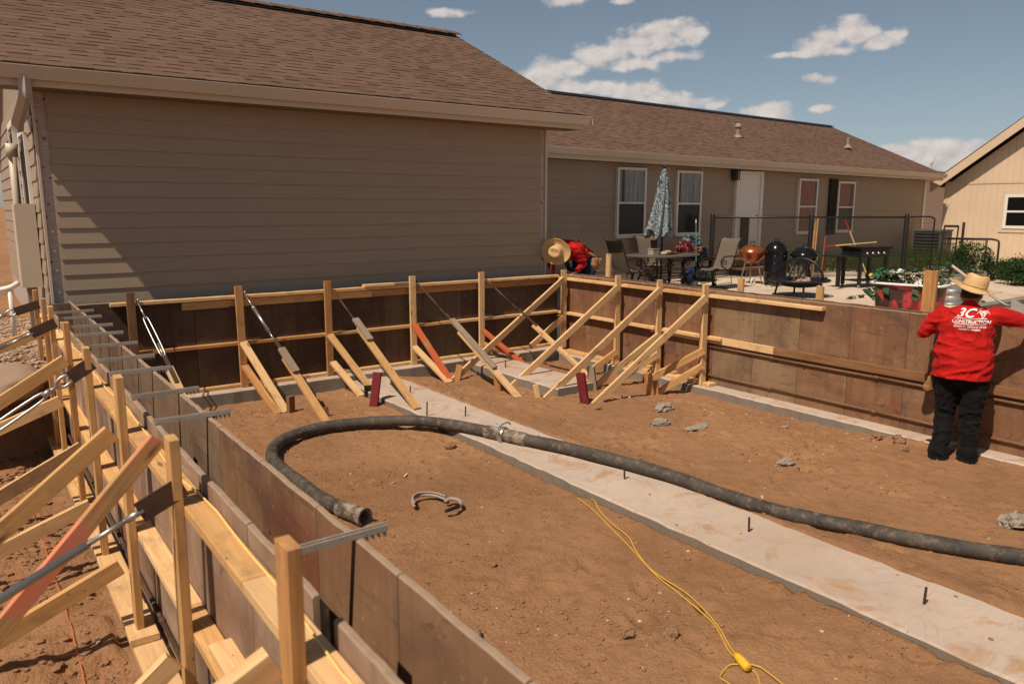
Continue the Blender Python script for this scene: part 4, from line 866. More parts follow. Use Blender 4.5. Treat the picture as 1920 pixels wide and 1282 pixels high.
for nm, z0, z1, r0, r1, dx, off in (('canopy', 1.70, 2.96, .27, .075, -.13, 0), ('canopy_cap', 2.74, 3.07, .12, .035, -.01, 1)):
    m = MB(); n = 48; rows = 18; vs = []; fs = []
    for i in range(rows + 1):
        f = i / rows; z = z1 + (z0 - z1) * f; rr_ = r1 + (r0 - r1) * (f ** .85)
        for k in range(n):
            a = 2 * math.pi * k / n; fold = 1 + (.10 + .22 * f) * math.sin(a * 8 + f * 1.2) + .06 * math.sin(a * 3 + f * 5); sag = .07 * math.sin(a * 4 + 1.1) * (f > .97) + (.06 * math.sin(a * 8) if f > .94 else 0)
            vs.append((ux + dx * f * f + rr_ * fold * math.cos(a) * .95, uy + rr_ * fold * math.sin(a) * .75, z + sag))
    for i in range(rows):
        for k in range(n): fs.append((i * n + k, i * n + (k + 1) % n, (i + 1) * n + (k + 1) % n, (i + 1) * n + k))
    m.add(vs, fs); m.build(nm, UMB, um, smooth=True)
# things on the table
TT = PZ + .741
pt = thing('planter_pot', 'small black pot on the patio table', 'pot', (11.85, 11.3, TT)); m = MB(); m.lathe([(0, .13), (.055, .13), (.075, .30), (.08, .30), (.078, .305), (.068, .30), (.05, .2), (0, .2)], (11.80, 11.3, TT), 18); m.build('pot', BLACK, pt, smooth=True)
m = MB(); m.tube(smooth_path([(11.80, 11.3, TT + .2), (11.78, 11.3, TT + .36), (11.72, 11.3, TT + .43)], 4), .006, 6); m.build('stem', WOODD, pt)
bx = thing('storage_box', 'small beige box on the patio table under the black pot', 'box', (11.80, 11.3, TT)); m = MB(); m.box((11.80, 11.3, TT + .058), (.17, .15, .116)); m.build('body', pm('beige_plastic', (.33, .29, .235)), bx); m = MB(); m.box((11.80, 11.3, TT + .122), (.19, .17, .012)); m.build('lid', pm('beige_lid', (.38, .33, .27)), bx)
MB().b2((11.84, 11.223, TT + .06), (11.87, 11.224, TT + .09)).build('sticker', WHITE, bx)
for k, (x, y, c, lb) in enumerate(((12.05, 11.15, (.28, .03, .03), 'crumpled red cloth on the patio table'), (11.97, 11.12, (.40, .36, .22), 'crumpled pale striped cloth on the patio table'), (12.25, 11.15, (.10, .05, .03), 'small brown ashtray on the patio table'))):
    me = rock_mesh('cloth', .13 if k < 2 else .09, .09, .05 if k < 2 else .03, 300 + k, 3, 1.2); me.materials.append(cloth('cloth_%d' % k, c, 12)); me.shade_smooth(); o = link_mesh(('red_cloth', 'striped_cloth', 'ashtray')[k], me, None, None, Matrix.Translation((x, y, TT + .045 if k < 2 else TT + .028))); tag(o, lb, 'cloth' if k < 2 else 'ashtray')
# heap of bags and broom
for k, (x, y, z, s, c, lb) in enumerate(((13.55, 12.0, 1.32, (.22, .18, .16), (.16, .02, .02), 'dark red plastic bag on the heap behind the table'), (13.85, 12.05, 1.30, (.24, .18, .15), (.28, .09, .07), 'dusty pink bag on the heap behind the table'), (13.95, 12.15, 1.50, (.22, .2, .17), (.10, .16, .17), 'shiny teal plastic bag on top of the heap'), (14.2, 12.1, 1.18, (.26, .2, .16), (.02, .03, .07), 'dark blue bag at the right end of the heap'))):
    me = rock_mesh('bag', s[0], s[1], s[2], 320 + k, 4, 1.8); q = M_('bag_plastic_%d' % k, .25, 0, .6); q.set('Base Color', q.mix(q.rng(q.noise(q.co(), 7, 5), .35, .65), val(c, .5), val(c, 1.6))); q.bump(q.noise(q.co(), 16, 4), 1.0, .04); me.materials.append(q.m); o = link_mesh('plastic_bag', me, None, None, Matrix.Translation((x, y, z))); tag(o, lb, 'bag')
bn = thing('wooden_bench', 'dark bench carrying the heap of bags by the house wall', 'bench', (13.9, 12.1, PZ)); m = MB(); m.b2((13.3, 11.85, PZ + .50), (14.45, 12.35, PZ + .56)); m.build('seat', WOODB, bn)
for x in (13.4, 14.35):
    for y in (11.9, 12.3): MB().b2((x - .03, y - .03, PZ), (x + .03, y + .03, PZ + .499)).build('leg', WOODB, bn)
for k, (x, z) in enumerate(((13.6, .72), (14.0, .75), (14.3, .70))):
    me = rock_mesh('bag', .2, .16, .17, 340 + k, 3, 1.6); me.materials.append((pm('blue_tarp', (.03, .05, .16), rough=.4), pm('dark_tarp', (.03, .03, .035), rough=.4), pm('green_tarp', (.04, .07, .03)))[k]); tag(link_mesh('plastic_bag', me, None, None, Matrix.Translation((x, 11.95, z))), ('dark blue tarp bundle under the bench', 'black sack under the bench', 'green bag under the bench at its right leg')[k], 'bag')
br = thing('broom', 'green handled push broom leaning by the bag heap', 'broom', (13.05, 11.5, PZ)); m = MB(); m.tube([(13.0, 11.15, PZ + .1), (13.72, 11.85, PZ + 1.42)], .009, 8); m.build('handle', pm('green_handle', (.07, .17, .13), rough=.5), br); m = MB(); m.box((12.95, 11.12, PZ + .07), (.36, .07, .14), (0, 0, .6)); m.build('brush', pm('broom_head', (.40, .46, .46)), br)
m = MB(); m.tube([(13.69, 11.82, PZ + 1.36), (13.73, 11.86, PZ + 1.44)], .013, 8); m.build('grip', pm('grey_grip', (.4, .42, .4)), br)
# kettle grills and smoker
def kettle(name, label, loc, r, mat, zc, lid=True):
    t = thing(name, label, 'grill', loc); x, y, z = loc; c = (x, y, z)
    m = MB(); m.lathe([(0, zc - r * .86), (r * .35, zc - r * .80), (r * .72, zc - r * .55), (r * .95, zc - r * .2), (r, zc - .012), (r * 1.02, zc - .01), (r * 1.02, zc)], c, 32); m.build('bowl', mat, t, smooth=True)
    m = MB(); m.lathe([(r * 1.03, zc + .002), (r * 1.03, zc + .02), (r * .98, zc + .05), (r * .82, zc + r * .38), (r * .5, zc + r * .60), (0, zc + r * .68)], c, 32); lo = m.build('lid', mat, t, smooth=True)
    m = MB(); m.tube([(x - .07, y, z + zc + r * .64), (x - .07, y, z + zc + r * .64 + .07), (x + .07, y, z + zc + r * .64 + .07), (x + .07, y, z + zc + r * .64)], .011, 8); m.build('lid_handle', BLACK, lo)
    m = MB(); m.lathe([(0, 0), (.04, 0), (.04, .012), (0, .014)], (x - .1, y - .1, z + zc + r * .62), 10); m.build('lid_vent', STEEL, lo)
    for k in range(3):
        a = R(40 + 120 * k); m = MB(); m.tube([(x + r * .55 * math.cos(a), y + r * .55 * math.sin(a), z + zc - r * .7), (x + r * .95 * math.cos(a), y + r * .95 * math.sin(a), z + .04)], .013, 8); m.build('leg', STEEL, t)
    return t
k1 = kettle('kettle_grill', 'copper coloured kettle barbecue on thin steel legs', (14.62, 10.95, PZ), .285, COPPER, .70)
for s in (-1, 1):
    m = MB(); a = R(-70 + 20 * s); m.lathe([(.045, -.014), (.075, -.014), (.078, 0), (.075, .014), (.045, .014), (.045, -.014)], (0, 0, 0), 18); m.build('wheel', WHITE, k1, matrix=Matrix.Translation((14.62 + s * .22, 10.72, PZ + .08)) @ Matrix.Rotation(R(90), 4, 'X'), smooth=True)
sm = thing('bullet_smoker', 'tall glossy black bullet smoker standing on the patio', 'smoker', (14.84, 10.47, PZ)); c = (14.84, 10.47, PZ)
m = MB(); m.lathe([(.0, .03), (.20, .04), (.235, .09), (.245, .16), (.245, .30), (.25, .305), (.25, .315), (.245, .32), (.245, .72)], c, 36); bo = m.build('body', BLACKG, sm, smooth=True)
m = MB(); m.lathe([(.255, .722), (.255, .745), (.24, .80), (.19, .90), (.11, .965), (0, .985)], c, 36); lo = m.build('lid', BLACKG, sm, smooth=True)
m = MB(); m.tube([(c[0] - .06, c[1], PZ + .97), (c[0] - .06, c[1], PZ + 1.03), (c[0] + .06, c[1], PZ + 1.03), (c[0] + .06, c[1], PZ + .97)], .012, 8); m.build('lid_handle', BLACK, lo)
for a, z in ((-150, .66), (-95, .66), (-150, .50), (-95, .50), (-120, .72)): m = MB(); m.lathe([(0, .008), (.010, .006), (.013, 0)], (0, 0, 0), 10); m.build('bolt', STEEL, bo, matrix=Matrix.Translation((c[0] + .247 * math.cos(R(a)), c[1] + .247 * math.sin(R(a)), PZ + z)) @ Vector((math.cos(R(a)), math.sin(R(a)), 0)).to_track_quat('Z', 'Y').to_matrix().to_4x4())
a = -140; m = MB(); m.lathe([(0, .006), (.035, .006), (.037, 0)], (0, 0, 0), 20); em = m.build('vent', STEEL, bo, matrix=Matrix.Translation((c[0] + .238 * math.cos(R(a)), c[1] + .238 * math.sin(R(a)), PZ + .12)) @ Vector((math.cos(R(a)), math.sin(R(a)), -.1)).to_track_quat('Z', 'Y').to_matrix().to_4x4())
for k in range(3): aa = R(30 + 120 * k); m = MB(); m.box((c[0] + .2 * math.cos(aa), c[1] + .2 * math.sin(aa), PZ + .03), (.05, .05, .06)); m.build('foot', BLACK, sm)
kettle('kettle_grill', 'black kettle barbecue standing behind the fire pit', (15.2, 10.0, PZ), .30, BLACKG, .66)
# fire pit with mesh dome
fp = thing('fire_pit', 'round black fire pit with mesh dome and sticks inside', 'fire pit', (13.35, 8.85, PZ)); c = (13.35, 8.85, PZ)
m = MB(); m.lathe([(.10, .17), (.32, .20), (.44, .29), (.52, .30), (.52, .325), (.43, .325), (.30, .24), (0, .21)], c, 36); m.build('bowl', BLACK, fp, angle=40)
for k in range(4): a = R(45 + 90 * k); m = MB(); m.tube([(c[0] + .40 * math.cos(a), c[1] + .40 * math.sin(a), PZ + .27), (c[0] + .46 * math.cos(a), c[1] + .46 * math.sin(a), PZ)], .02, 8); m.build('leg', BLACK, fp)
m = MB(); m.tube([(c[0] + .56 * math.cos(a), c[1] + .56 * math.sin(a), PZ + .32) for a in [k * math.pi / 20 for k in range(40)]], .022, 8, closed=True); m.build('rim', BLACK, fp, smooth=True)
for az in (10, 100):
    m = MB(); m.tube([(c[0] + .46 * math.cos(a) * math.cos(R(az)), c[1] + .46 * math.cos(a) * math.sin(R(az)), PZ + .34 + .40 * math.sin(a)) for a in [k * math.pi / 22 for k in range(23)]], .022, 8); m.build('dome_rib', BLACK, fp, smooth=True)
m = MB()
for k in range(36):
    az = 2 * math.pi * k / 36; m.tube([(c[0] + .45 * math.cos(t_) * math.cos(az), c[1] + .45 * math.cos(t_) * math.sin(az), PZ + .34 + .39 * math.sin(t_)) for t_ in [j * math.pi / 20 for j in range(10)]], .0028, 3, caps=False)
for j in range(1, 16):
    t_ = j * math.pi / 32; m.tube([(c[0] + .45 * math.cos(t_) * math.cos(a), c[1] + .45 * math.cos(t_) * math.sin(a), PZ + .34 + .39 * math.sin(t_)) for a in [k * math.pi / 14 for k in range(28)]], .0028, 3, closed=True)
m.build('mesh_screen', BLACK, fp)
for k in range(11):
    a = random.uniform(0, 6.28); r_ = random.uniform(0, .2); x, y = c[0] + r_ * math.cos(a), c[1] + r_ * math.sin(a); m = MB(); m.tube([(x, y, PZ + .27), (x + random.uniform(-.12, .12), y + random.uniform(-.12, .12), PZ + random.uniform(.4, .62))], random.uniform(.008, .018), 6); m.build('stick', WOODG if k % 2 else WOODD, fp)
for k in range(4): me = rock_mesh('ash_stone', .09, .08, .07, 360 + k); me.materials.append(CONC); link_mesh('stone', me, None, fp, Matrix.Translation((c[0] - .2 + .12 * k, c[1] - .12 + .05 * (k % 2), PZ + .30)))
# griddle
gr = thing('flat_top_griddle', 'black four burner griddle cart with side shelves', 'griddle', (15.75, 9.15, PZ)); gx, gy = 15.75, 9.2
rot = Matrix.Translation((gx, gy, PZ)) @ Matrix.Rotation(R(-14), 4, 'Z')
def gb(lo, hi, nm, mt, par=None): m = MB(); m.b2(lo, hi); return m.build(nm, mt, par or gr, matrix=rot)
gb((-.02, -.27, .66), (.80, .27, .84), 'burner_box', BLACK); gb((-.06, -.30, .842), (.84, .30, .885), 'griddle_plate', BLACKG); gb((-.62, -.24, .68), (-.03, .24, .70), 'side_shelf', BLACK); gb((.81, -.24, .68), (1.15, .24, .70), 'side_shelf', BLACK)
for x in (.02, .76):
    for y in (-.23, .23): gb((x - .03, y - .03, .06), (x + .03, y + .03, .659), 'leg', BLACK); m = MB(); m.lathe([(0, -.015), (.035, -.015), (.04, 0), (.035, .015), (0, .015)], (0, 0, 0), 14); m.build('caster', STEEL, gr, matrix=rot @ Matrix.Translation((x, y, .04)) @ Matrix.Rotation(R(90), 4, 'X'), smooth=True)
for x in (-.55, -.5): gb((x - .02, -.2, .06), (x + .02, -.16, .679), 'leg', BLACK)
gb((.0, -.22, .14), (.78, .22, .16), 'shelf', BLACK)
for x in (.14, .30, .46, .62): m = MB(); m.lathe([(0, .035), (.022, .035), (.026, .0)], (0, 0, 0), 14); m.build('knob', STEEL, gr, matrix=rot @ Matrix.Translation((x, -.27, .75)) @ Matrix.Rotation(R(90), 4, 'X'), smooth=True)
m = MB(); m.box((.10, 0, 1.02), (.8, .02, .30), (R(-60), 0, 0)); 
# fence, gate, leaning tools
FA, FB = Vector((14.9, 12.35, PZ)), Vector((19.43, 9.96, PZ)); fd = (FB - FA).normalized()
fn = thing('chain_link_fence', 'black chain link fence running from the house wall across the patio', 'fence', (17, 11.2, PZ)); FHt = 1.50
for f in (0, .5, 1.0): p = FA + (FB - FA) * f; m = MB(); m.lathe([(.058, 0), (.058, FHt + .04), (.045, FHt + .07), (0, FHt + .075)], p, 14); m.build('post', BLACK, fn, smooth=True)
m = MB(); m.tube([FA + Vector((0, 0, FHt - .02)), FB + Vector((0, 0, FHt - .02))], .021, 8); m.build('top_rail', BLACK, fn, smooth=True)
m = MB(); L = (FB - FA).length; st = .075; k = -int(1.45 / st)
while k * st < L:
    for dirn in (1, -1):
        a0, a1 = (k * st, k * st + 1.44) if dirn == 1 else (k * st + 1.44, k * st); z0, z1 = .03, 1.47
        t0 = 0; t1 = 1
        lo_, hi_ = sorted((a0, a1)); 
        def cl(a): return (a - a0) / (a1 - a0)
        t0 = max(0, min(cl(0), cl(L))); t1 = min(1, max(cl(0), cl(L)))
        if t1 > t0: P = [FA + fd * (a0 + (a1 - a0) * t) + Vector((0, 0, z0 + (z1 - z0) * t)) for t in (t0, t1)]; m.tube(P, .0036, 3, caps=False)
    k += 1
m.build('wire_mesh', BLACK, fn)
gt_ = thing('fence_gate', 'narrow round cornered tube gate at the end of the black fence', 'gate', (19.6, 9.9, PZ)); g1 = Vector((20.35, 9.72, PZ))
m = MB(); m.tube(smooth_path([FB + Vector((.06, 0, 1.48)), FB * .25 + g1 * .75 + Vector((0, 0, 1.49)), g1 + Vector((-.02, 0, 1.44)), g1 + Vector((0, 0, 1.35))], 5) + [g1 + Vector((0, 0, .1))], .02, 8); m.tube([FB + Vector((.06, 0, .12)), g1 + Vector((0, 0, .12))], .02, 8); m.build('frame', BLACK, gt_, smooth=True)
m = MB()
for k in range(9): p = FB + (g1 - FB) * (k + 1) / 10; m.tube([p + Vector((0, 0, .12)), p + Vector((0, 0, 1.46))], .0025, 3)
for k in range(14): m.tube([FB + Vector((.06, 0, .12 + .1 * k)), g1 + Vector((0, 0, .12 + .1 * k))], .0025, 3)
m.build('wire_mesh', BLACK, gt_)
def tool(name, label, p0, p1, r, mt, head=None): t = thing(name, label, 'tool', p0); m = MB(); m.tube([p0, p1], r, 8); m.build('handle', mt, t); return t
REDM = pm('red_handle', (.30, .035, .03), rough=.5)
t = tool('rake', 'red handled rake leaning on the fence behind the griddle', (17.1, 10.75, PZ), (17.42, 10.91, PZ + 1.02), .013, REDM); m = MB(); m.box((17.08, 10.74, PZ + .02), (.35, .03, .03), (0, 0, -.4)); m.build('head', BLACK, t)
t = tool('spade', 'pale handled spade with pink grip propped on the fence', (18.35, 10.25, PZ + .0), (17.75, 10.60, PZ + 1.38), .017, WOODL); m = MB(); m.tube([(17.85, 10.545, PZ + 1.15), (17.74, 10.606, PZ + 1.40)], .021, 8); m.build('grip', REDM, t); m = MB(); m.box((18.37, 10.24, PZ + .10), (.20, .02, .26), (0, 0, -.5)); m.build('blade', BLACK, t)
t = tool('griddle_scraper', 'long spatula lying on the griddle cart', (15.0, 9.28, PZ + .91), (16.3, 8.98, PZ + .97), .013, WOODL); m = MB(); m.tube([(14.92, 9.3, PZ + .905), (15.15, 9.245, PZ + .915)], .02, 8); m.build('grip', REDM, t)
m = MB(); t = thing('bamboo_pole', 'tan bundle of bamboo leaning on the middle fence post', 'pole', (16.9, 10.95, PZ)); 
for k in range(3): m = MB(); m.tube([(16.85 + .03 * k, 10.9 - .02 * k, PZ), (17.12 + .035 * k, 11.02 - .012 * k, PZ + 1.35 + .05 * (k % 3))], .014, 8); m.build('cane', WOODD if k % 2 else WOODR, t)
# bathtub planter
q = M_('tub_red', .5, 0, .4); v = q.co(); n_ = q.noise(v, 3.2, 6, .65, .8); c = q.mix(q.rng(n_, .49, .53), (.045, .022, .018), (.42, .035, .045)); c = q.mix(q.rng(q.noise(v, 7, 5), .58, .62), c, (.10, .05, .03)); q.set('Base Color', c); TUBM = q.m
tu = thing('bathtub_planter', 'old red bathtub with white rim planted with squash', 'planter', (12.65, 6.25, PZ)); tx, ty, ang = 12.55, 6.28, R(-78)
mt = Matrix.Translation((tx, ty, PZ)) @ Matrix.Rotation(ang, 4, 'Z')
def ring(L, W_, z, n=40, e=4.5): 
    out = []
    for k in range(n): a = 2 * math.pi * k / n; ca, sa = math.cos(a), math.sin(a); out.append((L * math.copysign(abs(ca) ** (2 / e), ca), W_ * math.copysign(abs(sa) ** (2 / e), sa), z))
    return out
m = MB(); rings = [ring(.44, .25, .05), ring(.475, .285, .08), ring(.49, .30, .22), ring(.505, .32, .49)]; vs = [p for r_ in rings for p in r_]; n = 40; fs = [(i * n + k, i * n + (k + 1) % n, (i + 1) * n + (k + 1) % n, (i + 1) * n + k) for i in range(3) for k in range(n)] + [tuple(range(n))]; m.add(vs, fs); m.build('basin', TUBM, tu, matrix=mt, smooth=True)
m = MB(); rings = [ring(.515, .325, .485), ring(.56, .37, .485), ring(.57, .38, .50), ring(.56, .37, .52), ring(.505, .32, .52), ring(.49, .30, .44)]; vs = [p for r_ in rings for p in r_]; fs = [(i * n + k, i * n + (k + 1) % n, (i + 1) * n + (k + 1) % n, (i + 1) * n + k) for i in range(5) for k in range(n)]; m.add(vs, fs); m.build('rim', WHITE, tu, matrix=mt, smooth=True)
m = MB(); m.add(ring(.50, .32, .47), [tuple(range(40))]); m.build('soil', SOIL, tu, matrix=mt)
for x in (-.32, .32):
    for y in (-.16, .16): m = MB(); m.lathe([(0, 0), (.04, 0), (.03, .05), (.04, .09), (0, .09)], (x, y, 0), 10); m.build('foot', BLACK, tu, matrix=mt)
def leafmat(name, c, c2):
    q = M_(name, .7, 0, .12); gm_ = q.N('ShaderNodeNewGeometry'); q.set('Base Color', q.mix(gm_.outputs['Random Per Island'], c, c2)); q.b.inputs['Subsurface Weight'].default_value = 0
    tr = q.N('ShaderNodeBsdfTranslucent'); q.set(tr.inputs[0], val(c2, 1.3)); ms = q.N('ShaderNodeMixShader'); ms.inputs[0].default_value = .22; q.t.links.new(q.b.outputs[0], ms.inputs[1]); q.t.links.new(tr.outputs[0], ms.inputs[2]); q.t.links.new(ms.outputs[0], q.o.inputs[0]); return q.m
LEAF = leafmat('leaf_dark', (.022, .05, .018), (.06, .11, .035)); LEAFS = leafmat('leaf_squash', (.03, .06, .03), (.075, .12, .06)); LEAFW = leafmat('leaf_weed', (.045, .075, .02), (.10, .13, .04))
def leaf(m, p, d, w, L, rnd):
    d = Vector(d).normalized(); s = d.cross(Vector((rnd.uniform(-.4, .4), rnd.uniform(-.4, .4), 1))).normalized(); nn_ = s.cross(d); p = Vector(p)
    m.add([p, p + d * L * .35 + s * w * .5 + nn_ * .12 * L, p + d * L + nn_ * -.08 * L, p + d * L * .35 - s * w * .5 + nn_ * .12 * L, p + d * L * .4], [(0, 1, 4), (1, 2, 4), (0, 4, 3), (4, 2, 3)])
def foliage(m, c, rad, n, lsz, rnd, shell=.55, clumps=10):
    cs_ = [Vector((rnd.gauss(0, .45), rnd.gauss(0, .45), rnd.gauss(0, .4))) for _ in range(clumps)]
    for _ in range(n):
        k = rnd.choice(cs_); p = k + Vector((rnd.gauss(0, .25), rnd.gauss(0, .25), rnd.gauss(0, .25)))
        if p.length > 1.15: p = p.normalized() * rnd.uniform(.8, 1.1)
        q_ = Vector((c[0] + p.x * rad[0], c[1] + p.y * rad[1], c[2] + p.z * rad[2])); 
        if q_.z < c[2] - rad[2]: q_.z = c[2] - rad[2] * rnd.uniform(.5, 1)
        leaf(m, q_, Vector((p.x + rnd.gauss(0, .5), p.y + rnd.gauss(0, .5), p.z + rnd.gauss(.2, .5))), lsz * rnd.uniform(.35, .6), lsz * rnd.uniform(.7, 1.3), rnd)
rnd = random.Random(5)
sq = thing('squash_plant', 'leafy green squash plant growing in the red bathtub', 'plant', (12.6, 6.2, PZ + .48)); m = MB()
for k in range(75):
    a = rnd.uniform(0, 6.28); u = rnd.uniform(-.52, .52); w = rnd.uniform(-.30, .30); p = mt @ Vector((u, w, .52)); h = rnd.uniform(.05, .24); leaf(m, p + Vector((0, 0, h)), (math.cos(a), math.sin(a), rnd.uniform(-.4, .3)), rnd.uniform(.11, .2), rnd.uniform(.12, .2), rnd)
for k in range(16):
    p = mt @ Vector((rnd.choice((-.5, -.4, .1)) + rnd.uniform(-.1, .1), -.36, rnd.uniform(.30, .55))); leaf(m, p, (rnd.uniform(-1, 1), -.6, -.5), .14, .16, rnd)
m.build('leaves', LEAFS, sq); m = MB()
for k in range(40): p = mt @ Vector((rnd.uniform(-.5, .5), rnd.uniform(-.28, .28), .48)); m.tube([p, p + Vector((rnd.uniform(-.1, .1), rnd.uniform(-.1, .1), rnd.uniform(.08, .25)))], .006, 5)
tag(m.build('stems', LEAFW, sq), kind='stuff')
bgs = thing('soil_bag', 'green and white plastic soil bag resting on the bathtub rim', 'bag', mt @ Vector((-.42, .1, .53)))
for nm, p, s, c in (('bag_body', (-.50, .10, .62), (.15, .12, .10), (.03, .16, .06)), ('bag_end', (-.28, .16, .63), (.15, .11, .10), (.42, .46, .38))): me = rock_mesh(nm, s[0], s[1], s[2], 380 + len(nm), 3, 1.5); q = M_('bag_' + nm, .3, 0, .5); q.set('Base Color', q.mix(q.noise(q.co(), 9, 3), val(c, .6), val(c, 1.4))); me.materials.append(q.m); link_mesh(nm, me, None, bgs, Matrix.Translation(mt @ Vector(p)))
me = rock_mesh('cap', .035, .035, .035, 388, 2, .3); me.materials.append(pm('yellow_cap', (.65, .42, .03))); link_mesh('cap', me, None, bgs, Matrix.Translation(mt @ Vector((-.62, -.02, .60))))
# galvanised stock tank
gs = thing('stock_tank', 'oval galvanised steel planter tank beside the standing worker', 'planter', (14.6, 6.55, PZ)); q = M_('corrugated_zinc', .3, .9, .5); q.set('Base Color', q.mix(q.noise(q.co('Object', (1, 1, .3)), 6, 4), (.34, .34, .33), (.55, .54, .52))); ZINC = q.m
m = MB(); pr = [(.42, 0)]; 
for k in range(13): z = .02 + k * .04; pr.append((.43 + (.012 if k % 3 == 0 else -.004), z))
pr += [(.44, .53), (.46, .54), (.46, .56), (.43, .56)]; m.lathe(pr, (14.75, 6.5, PZ), 40, sx=1.15, sy=.8); m.build('tank', ZINC, gs, angle=35)
m = MB(); m.lathe([(0, .5), (.43, .5)], (14.75, 6.5, PZ), 24, sx=1.15, sy=.8); m.build('soil', SOIL, gs)
MB().box((14.40, 6.19, PZ + .44), (.10, .004, .05), (0, 0, -.45)).build('sticker', WHITE, gs)
m = MB(); foliage(m, (14.75, 6.5, PZ + .60), (.42, .28, .08), 120, .11, rnd); sp_ = m.build('seedlings', LEAFS); tag(sp_, 'low green seedlings growing in the galvanised tank', 'plant', kind='stuff')
# shrubs and weeds
for k, (c, rad, lb) in enumerate((((19.7, 8.55, PZ + .40), (.52, .52, .46), 'dense green shrub in front of the tube gate'), ((19.5, 7.15, PZ + .30), (.55, .55, .36), 'round green shrub at the right edge behind the worker'), ((20.6, 8.0, PZ + .24), (.5, .5, .28), 'low green shrub between two larger shrubs'))):
    t = thing('shrub', lb, 'shrub', (c[0], c[1], PZ), 'shrubs beside the shed'); m = MB(); foliage(m, c, rad, 3600, .07, rnd, clumps=30); m.build('foliage', LEAF, t)
    m = MB()
    for j in range(12): a = rnd.uniform(0, 6.28); m.tube([(c[0], c[1], PZ), (c[0] + rad[0] * .6 * math.cos(a), c[1] + rad[1] * .6 * math.sin(a), c[2] + rad[2] * rnd.uniform(-.2, .6))], .012, 5)
    tag(m.build('stems', WOODD, t), kind='stuff')
def weeds(name, label, boxes, n, h, kind=None):
    m = MB()
    for (x0, y0, x1, y1) in boxes:
        for _ in range(n):
            x, y = rnd.uniform(x0, x1), rnd.uniform(y0, y1); hh = h * rnd.uniform(.4, 1.2); a = rnd.uniform(0, 6.28); b_ = rnd.uniform(0, .35) * hh; w = .012
            m.add([(x - w, y, PZ), (x + w, y, PZ), (x + b_ * .4 * math.cos(a) + w * .6, y + b_ * .4 * math.sin(a), PZ + hh * .6), (x + b_ * .4 * math.cos(a) - w * .6, y + b_ * .4 * math.sin(a), PZ + hh * .6), (x + b_ * math.cos(a), y + b_ * math.sin(a), PZ + hh)], [(0, 1, 2, 3), (3, 2, 4)])
            if rnd.random() < .35: leaf(m, (x, y, PZ + hh * .5), (math.cos(a), math.sin(a), .4), .05, .10, rnd)
    o = m.build(name, LEAFW); return tag(o, label, 'weeds', kind='stuff')
weeds('weeds', 'tall green weeds along the house wall behind the fence', [(17.6, 11.5, 25.5, 12.6), (19.5, 10.3, 24.5, 11.6)], 1700, .55)
weeds('weeds', 'small weeds growing in the patio joint', [(13.62, 7.9, 13.85, 8.0), (14.0, 7.93, 14.12, 7.98), (14.35, 7.88, 14.6, 8.0), (15.0, 7.7, 15.1, 7.74), (15.4, 7.7, 15.5, 7.74), (14.3, 10.15, 14.75, 10.3)], 22, .07)
# tube gate panel, air conditioner, hand truck, shovel
tg = thing('wire_gate_panel', 'bent tube gate panel with wire grid standing by the shed', 'gate', (23.3, 10.2, PZ)); a0, a1 = Vector((23.2, 10.75, PZ)), Vector((23.2, 9.30, PZ)); mid = Vector((23.2, 9.62, PZ)); DK = pm('dark_tube', (.055, .04, .035), rough=.5, metal=.4)
m = MB(); m.tube([a0 + Vector((0, 0, .84)), a0 + Vector((0, -1.2, .86))] + smooth_path([a0 + Vector((0, -1.25, .86)), a1 + Vector((0, .03, .82)), a1 + Vector((0, 0, .70))], 5) + [a1], .03, 8); m.tube([a0 + Vector((0, -.06, .84)), a0 + Vector((0, -.06, 0))], .03, 8); m.tube([mid + Vector((0, 0, .85)), mid], .03, 8); m.build('frame', DK, tg, smooth=True)
m = MB()
for k in range(12): y = a0.y - .06 - k * .09; m.tube([(23.2, y, PZ + .05), (23.2, y, PZ + .83)], .004, 4)
for k in range(10): m.tube([(23.2, a0.y - .06, PZ + .05 + k * .085), (23.2, mid.y, PZ + .05 + k * .085)], .004, 4)
m.build('wire_grid', DK, tg)
ps = thing('steel_post', 'rusty steel stake post behind the tube gate panel', 'post', (24, 10.6, PZ)); m = MB(); m.box((24.0, 10.62, PZ + .6), (.05, .06, 1.2)); m.build('post', DK, ps); m = MB(); m.box((24.0, 10.62, PZ + 1.25), (.052, .062, .10)); m.build('tip', RUST, ps)
ac = thing('air_conditioner', 'dark louvred air conditioning unit at the house corner', 'air conditioner', (25.2, 12.0, PZ)); m = MB(); m.b2((24.7, 11.6, PZ), (25.5, 12.4, PZ + .98)); m.build('cabinet', pm('grey_green', (.05, .055, .055), rough=.5), ac); m = MB(); m.b2((24.68, 11.58, PZ + .982), (25.52, 12.42, PZ + 1.04)); m.build('top', pm('ac_top', (.09, .09, .085)), ac)
for k in range(9): MB().b2((24.685, 11.62, PZ + .08 + k * .1), (24.699, 12.38, PZ + .12 + k * .1)).build('louvre', BLACK, ac)
ht = thing('hand_truck', 'black two wheeled hand truck behind the bathtub planter', 'hand truck', (20.5, 9.3, PZ)); m = MB()
for y in (9.28, 9.62): m.tube([(20.6, y, PZ + .1), (20.7, y, PZ + 1.25)], .02, 8)
m.tube([(20.7, 9.28, PZ + 1.25), (20.7, 9.62, PZ + 1.25)], .03, 8)
for z in (.4, .8): m.tube([(20.62, 9.28, PZ + z), (20.62, 9.62, PZ + z)], .015, 8)
m.build('frame', BLACK, ht); 
